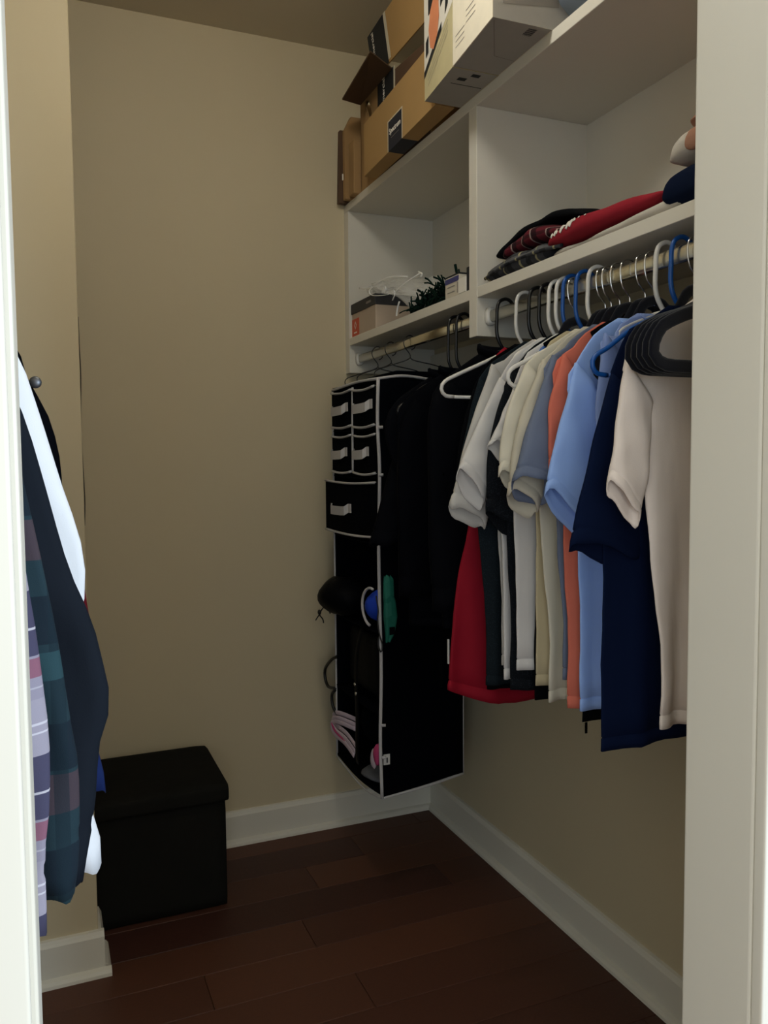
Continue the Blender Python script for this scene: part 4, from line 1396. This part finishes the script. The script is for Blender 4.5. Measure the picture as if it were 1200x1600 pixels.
# dark green artificial garland
gd = thing('garland', 'dark green artificial garland bunched beside the clear plastic bag', 'garland', (1.1, 2.05, SMID))
paths = []
rg = random.Random(9)
for k in range(420):
    y = rg.uniform(1.985, 2.2)
    x = rg.uniform(1.0, 1.12)
    z = SMID + .004 + rg.uniform(0, .062) * (1 - abs(y - 2.03) / .2)
    d = Vector((rg.uniform(-.5, .5), rg.uniform(-1, 1), rg.uniform(-.2, .9))).normalized() * rg.uniform(.02, .05)
    e = Vector((x, y, z)) + d
    e.z = max(SMID + .003, e.z)
    e.y = max(1.975, e.y)
    paths.append(([(x, y, z), tuple((Vector((x, y, z)) + e) / 2 + Vector((0, 0, .004))), tuple(e)], .0034, 4, (1, .5)))
paths.append(([(1.06, 2.0, SMID + .02), (1.055, 1.995, SMID + .07), (1.05, 2.0, SMID + .11)], .004, 8, None))
g_ = tubes('needles', paths, M['greenmesh'], gd)
g_['kind'] = 'stuff'

# two slim cartons at the divider, and the tall white one with a paper bag on top
sm1 = thing('white_blue_carton', 'small white carton with a blue-violet top band beside the garland', 'box', (1.04, 1.9, SMID))
box('carton', (.988, 1.862, SMID), (1.1, 1.938, SMID + .052), M['carton'], sm1, .001, 1)
box('blue_band', (.9872, 1.8625, SMID + .036), (.9878, 1.9375, SMID + .049), M['blueprint'], sm1)
box('carton_top', (.988, 1.862, SMID + .0522), (1.1, 1.938, SMID + .056), M['ink'], sm1)
for k in range(2):
    box('fine_print', (.9872, 1.885, SMID + .012 + .014 * k), (.9878, 1.925, SMID + .014 + .014 * k), M['greyprint'], sm1)
box('fine_print', (.9872, 1.868, SMID + .006), (.9878, 1.871, SMID + .033), M['greyprint'], sm1)
sm2 = thing('white_carton', 'plain white small carton with dark side against the divider panel', 'box', (1.04, 1.84, SMID))
box('carton', (.985, 1.822, SMID), (1.1, 1.860, SMID + .037), M['white'], sm2, .001, 1)
box('dark_side', (.988, 1.8075, SMID), (1.1, 1.8212, SMID + .058), M['ink'], sm2)
tw = thing('tall_carton', 'tall plain beige carton standing at the back of the far cubby', 'box', (1.1, 1.88, SMID))
box('carton', (1.105, 1.806, SMID), (1.29, 1.93, SMID + .165), M['carton'], tw, .002, 1)
gb = thing('paper_bag', 'folded grey-green paper bag on top of the tall beige carton', 'bag', (1.1, 1.88, SMID + .165))
box('bag_body', (1.1, 1.806, SMID + .1655), (1.285, 1.936, SMID + .30), M['paperbag'], gb, .004, 2)
pane('bag_flap', [(1.099, 1.936, SMID + .19), (1.099, 1.84, SMID + .235), (1.099, 1.81, SMID + .19), (1.097, 1.81, SMID + .172), (1.097, 1.93, SMID + .172)], M['shoebox'], gb, .002)

# ------------------------------------------------------------------ near cubby: folded clothes
FOLD = {}


def folded(name, label, prof, mat, seed, p=.55, group='folded clothes on the near shelf', parts=None, lump=.004):
    """rounded fold lofted along the shelf; prof = (y, x front, x back, z bottom, z top)"""
    o = thing(name, label, 'clothes', (prof[0][1], (prof[0][0] + prof[-1][0]) / 2, min(q[3] for q in prof)), group)
    R = spline([Vector((q[0], q[1], q[2])) for q in prof], 26)
    Z = spline([Vector((q[0], q[3], q[4])) for q in prof], 26)
    rg = random.Random(seed)
    a = [rg.uniform(0, 6) for _ in range(5)]
    rings = []
    for i, (r, z) in enumerate(zip(R, Z)):
        e = math.sin(math.pi * min(.5, max(.02, min(i, 25 - i) / 6 + .06))) ** .5
        ring = []
        for q in range(30):
            t_ = 2 * math.pi * q / 30
            ca, sa = sgnpow(math.cos(t_), p), sgnpow(math.sin(t_), p)
            x = (r.y + r.z) / 2 - (r.z - r.y) / 2 * ca * (.9 + .1 * e)
            zc = (z.y + z.z) / 2 + (z.z - z.y) / 2 * sa * e
            k = max(0, sa) * .7 + .3
            zc += lump * k * (math.sin(40 * r.x + a[0]) * .6 + math.sin(55 * x + a[1] + 20 * r.x) * .5) * (1 if sa > -.3 else 0)
            x += lump * .8 * math.sin(60 * r.x + 30 * zc + a[2]) * (1 if ca > .3 else 0)
            ring.append(Vector((x, r.x, max(zc, z.y))))
        rings.append(ring)
    loft('folded_fabric', rings, M[mat], o, True, True)
    FOLD[name + mat] = rings
    return o


f1 = folded('folded_shirt', 'grey and yellow plaid flannel shirt folded at the bottom of the shelf pile', [(1.742, .995, 1.2, SMID, SMID + .03), (1.66, .99, 1.22, SMID, SMID + .05), (1.55, .99, 1.22, SMID, SMID + .05), (1.475, .993, 1.2, SMID, SMID + .04)], 'greyplaid', 2, lump=.005)
tube('fold_edge', [(.989, 1.73, SMID + .012), (.985, 1.62, SMID + .024), (.985, 1.5, SMID + .022), (.99, 1.42, SMID + .016)], .004, M['greyplaid'], f1, 20)
f2 = folded('folded_shirt', 'red and black plaid shirt crumpled between the grey plaid and the black fleece', [(1.69, 1.01, 1.2, SMID + .046, SMID + .068), (1.6, 1.0, 1.22, SMID + .05, SMID + .088), (1.52, 1.0, 1.22, SMID + .05, SMID + .09), (1.45, 1.005, 1.2, SMID + .046, SMID + .066)], 'redplaid', 4, lump=.006)
f3 = folded('folded_sweater', 'black fleece top draped over the plaid shirts on the shelf', [(1.738, 1.02, 1.2, SMID + .054, SMID + .086), (1.66, 1.03, 1.25, SMID + .086, SMID + .108), (1.56, 1.035, 1.25, SMID + .096, SMID + .124), (1.47, 1.035, 1.25, SMID + .088, SMID + .112), (1.39, 1.04, 1.2, SMID + .066, SMID + .078)], 'foldblack', 6, lump=.004)
f4 = folded('folded_shirt', 'off-white folded shirt lying flat under the red one', [(1.462, .992, 1.2, SMID, SMID + .014), (1.35, .99, 1.22, SMID, SMID + .012), (1.2, .99, 1.22, SMID, SMID + .022), (1.08, .992, 1.2, SMID, SMID + .03)], 'foldwhite', 8, lump=.002)
f5 = folded('folded_shirt', 'cardinal red shirt with white printed lettering, folded on the shelf', [(1.478, .99, 1.18, SMID + .02, SMID + .045), (1.4, .975, 1.2, SMID + .0145, SMID + .055), (1.3, .975, 1.2, SMID + .017, SMID + .058), (1.22, .99, 1.2, SMID + .0225, SMID + .056), (1.13, 1.0, 1.2, SMID + .031, SMID + .05)], 'foldred', 10, lump=.003)
# white printed strokes on the red shirt, lying on its front roll
rings = FOLD['folded_shirtfoldred']
for i0, di, qa, qb, wd in ((2.6, .5, 3.2, 5.2, 1.1), (3.6, .6, 3.0, 6.0, 1.5), (4.4, -.3, 3.4, 5.0, 1.0), (5.2, .7, 2.8, 6.2, 1.6), (6.1, .1, 4.6, 6.2, 1.3), (6.8, .7, 2.8, 6.0, 1.5), (7.8, .6, 2.8, 5.8, 1.6), (8.9, .3, 4.2, 5.4, 1.2), (10.0, .2, 4.8, 5.4, 1.2), (11.2, .2, 5.0, 5.6, 1.1)):
    pts = []
    for k in range(6):
        f = k / 5
        fi, fq = i0 + di * f, .15 + (qa - 2.8 + (qb - qa) * f) * .5
        i, q = int(fi), int(fq)
        u, v = fi - i, fq - q
        p = rings[i][q].lerp(rings[i][q + 1], v).lerp(rings[i + 1][q].lerp(rings[i + 1][q + 1], v), u)
        pts.append(p + Vector((-.0016, 0, .0008)))
    tube('printed_stroke', pts, .0016 * wd, M['white'], f5, 8, (1.6, .45))
f6 = folded('folded_sweater', 'navy fleece folded at the near end of the shelf beside the jamb', [(1.128, .985, 1.2, SMID, SMID + .05), (1.09, .98, 1.22, SMID, SMID + .066), (1.0, .98, 1.22, SMID, SMID + .07), (.9, .985, 1.2, SMID, SMID + .06)], 'foldnavy', 12, lump=.003)
f7 = folded('folded_sweater', 'off-white sweater with brown patch on top of the navy fleece', [(1.115, .99, 1.2, SMID + .07, SMID + .095), (1.08, .985, 1.22, SMID + .072, SMID + .125), (1.0, .985, 1.22, SMID + .072, SMID + .13), (.9, .99, 1.2, SMID + .07, SMID + .1)], 'foldwhite', 14, lump=.004)
blob('brown_patch', (.99, 1.05, SMID + .098), (.008, .03, .018), M['foldbrown'], f7, 3, .03)
blob('brown_patch', (1.02, 1.04, SMID + .128), (.04, .04, .008), M['foldbrown'], f7, 4, .03)
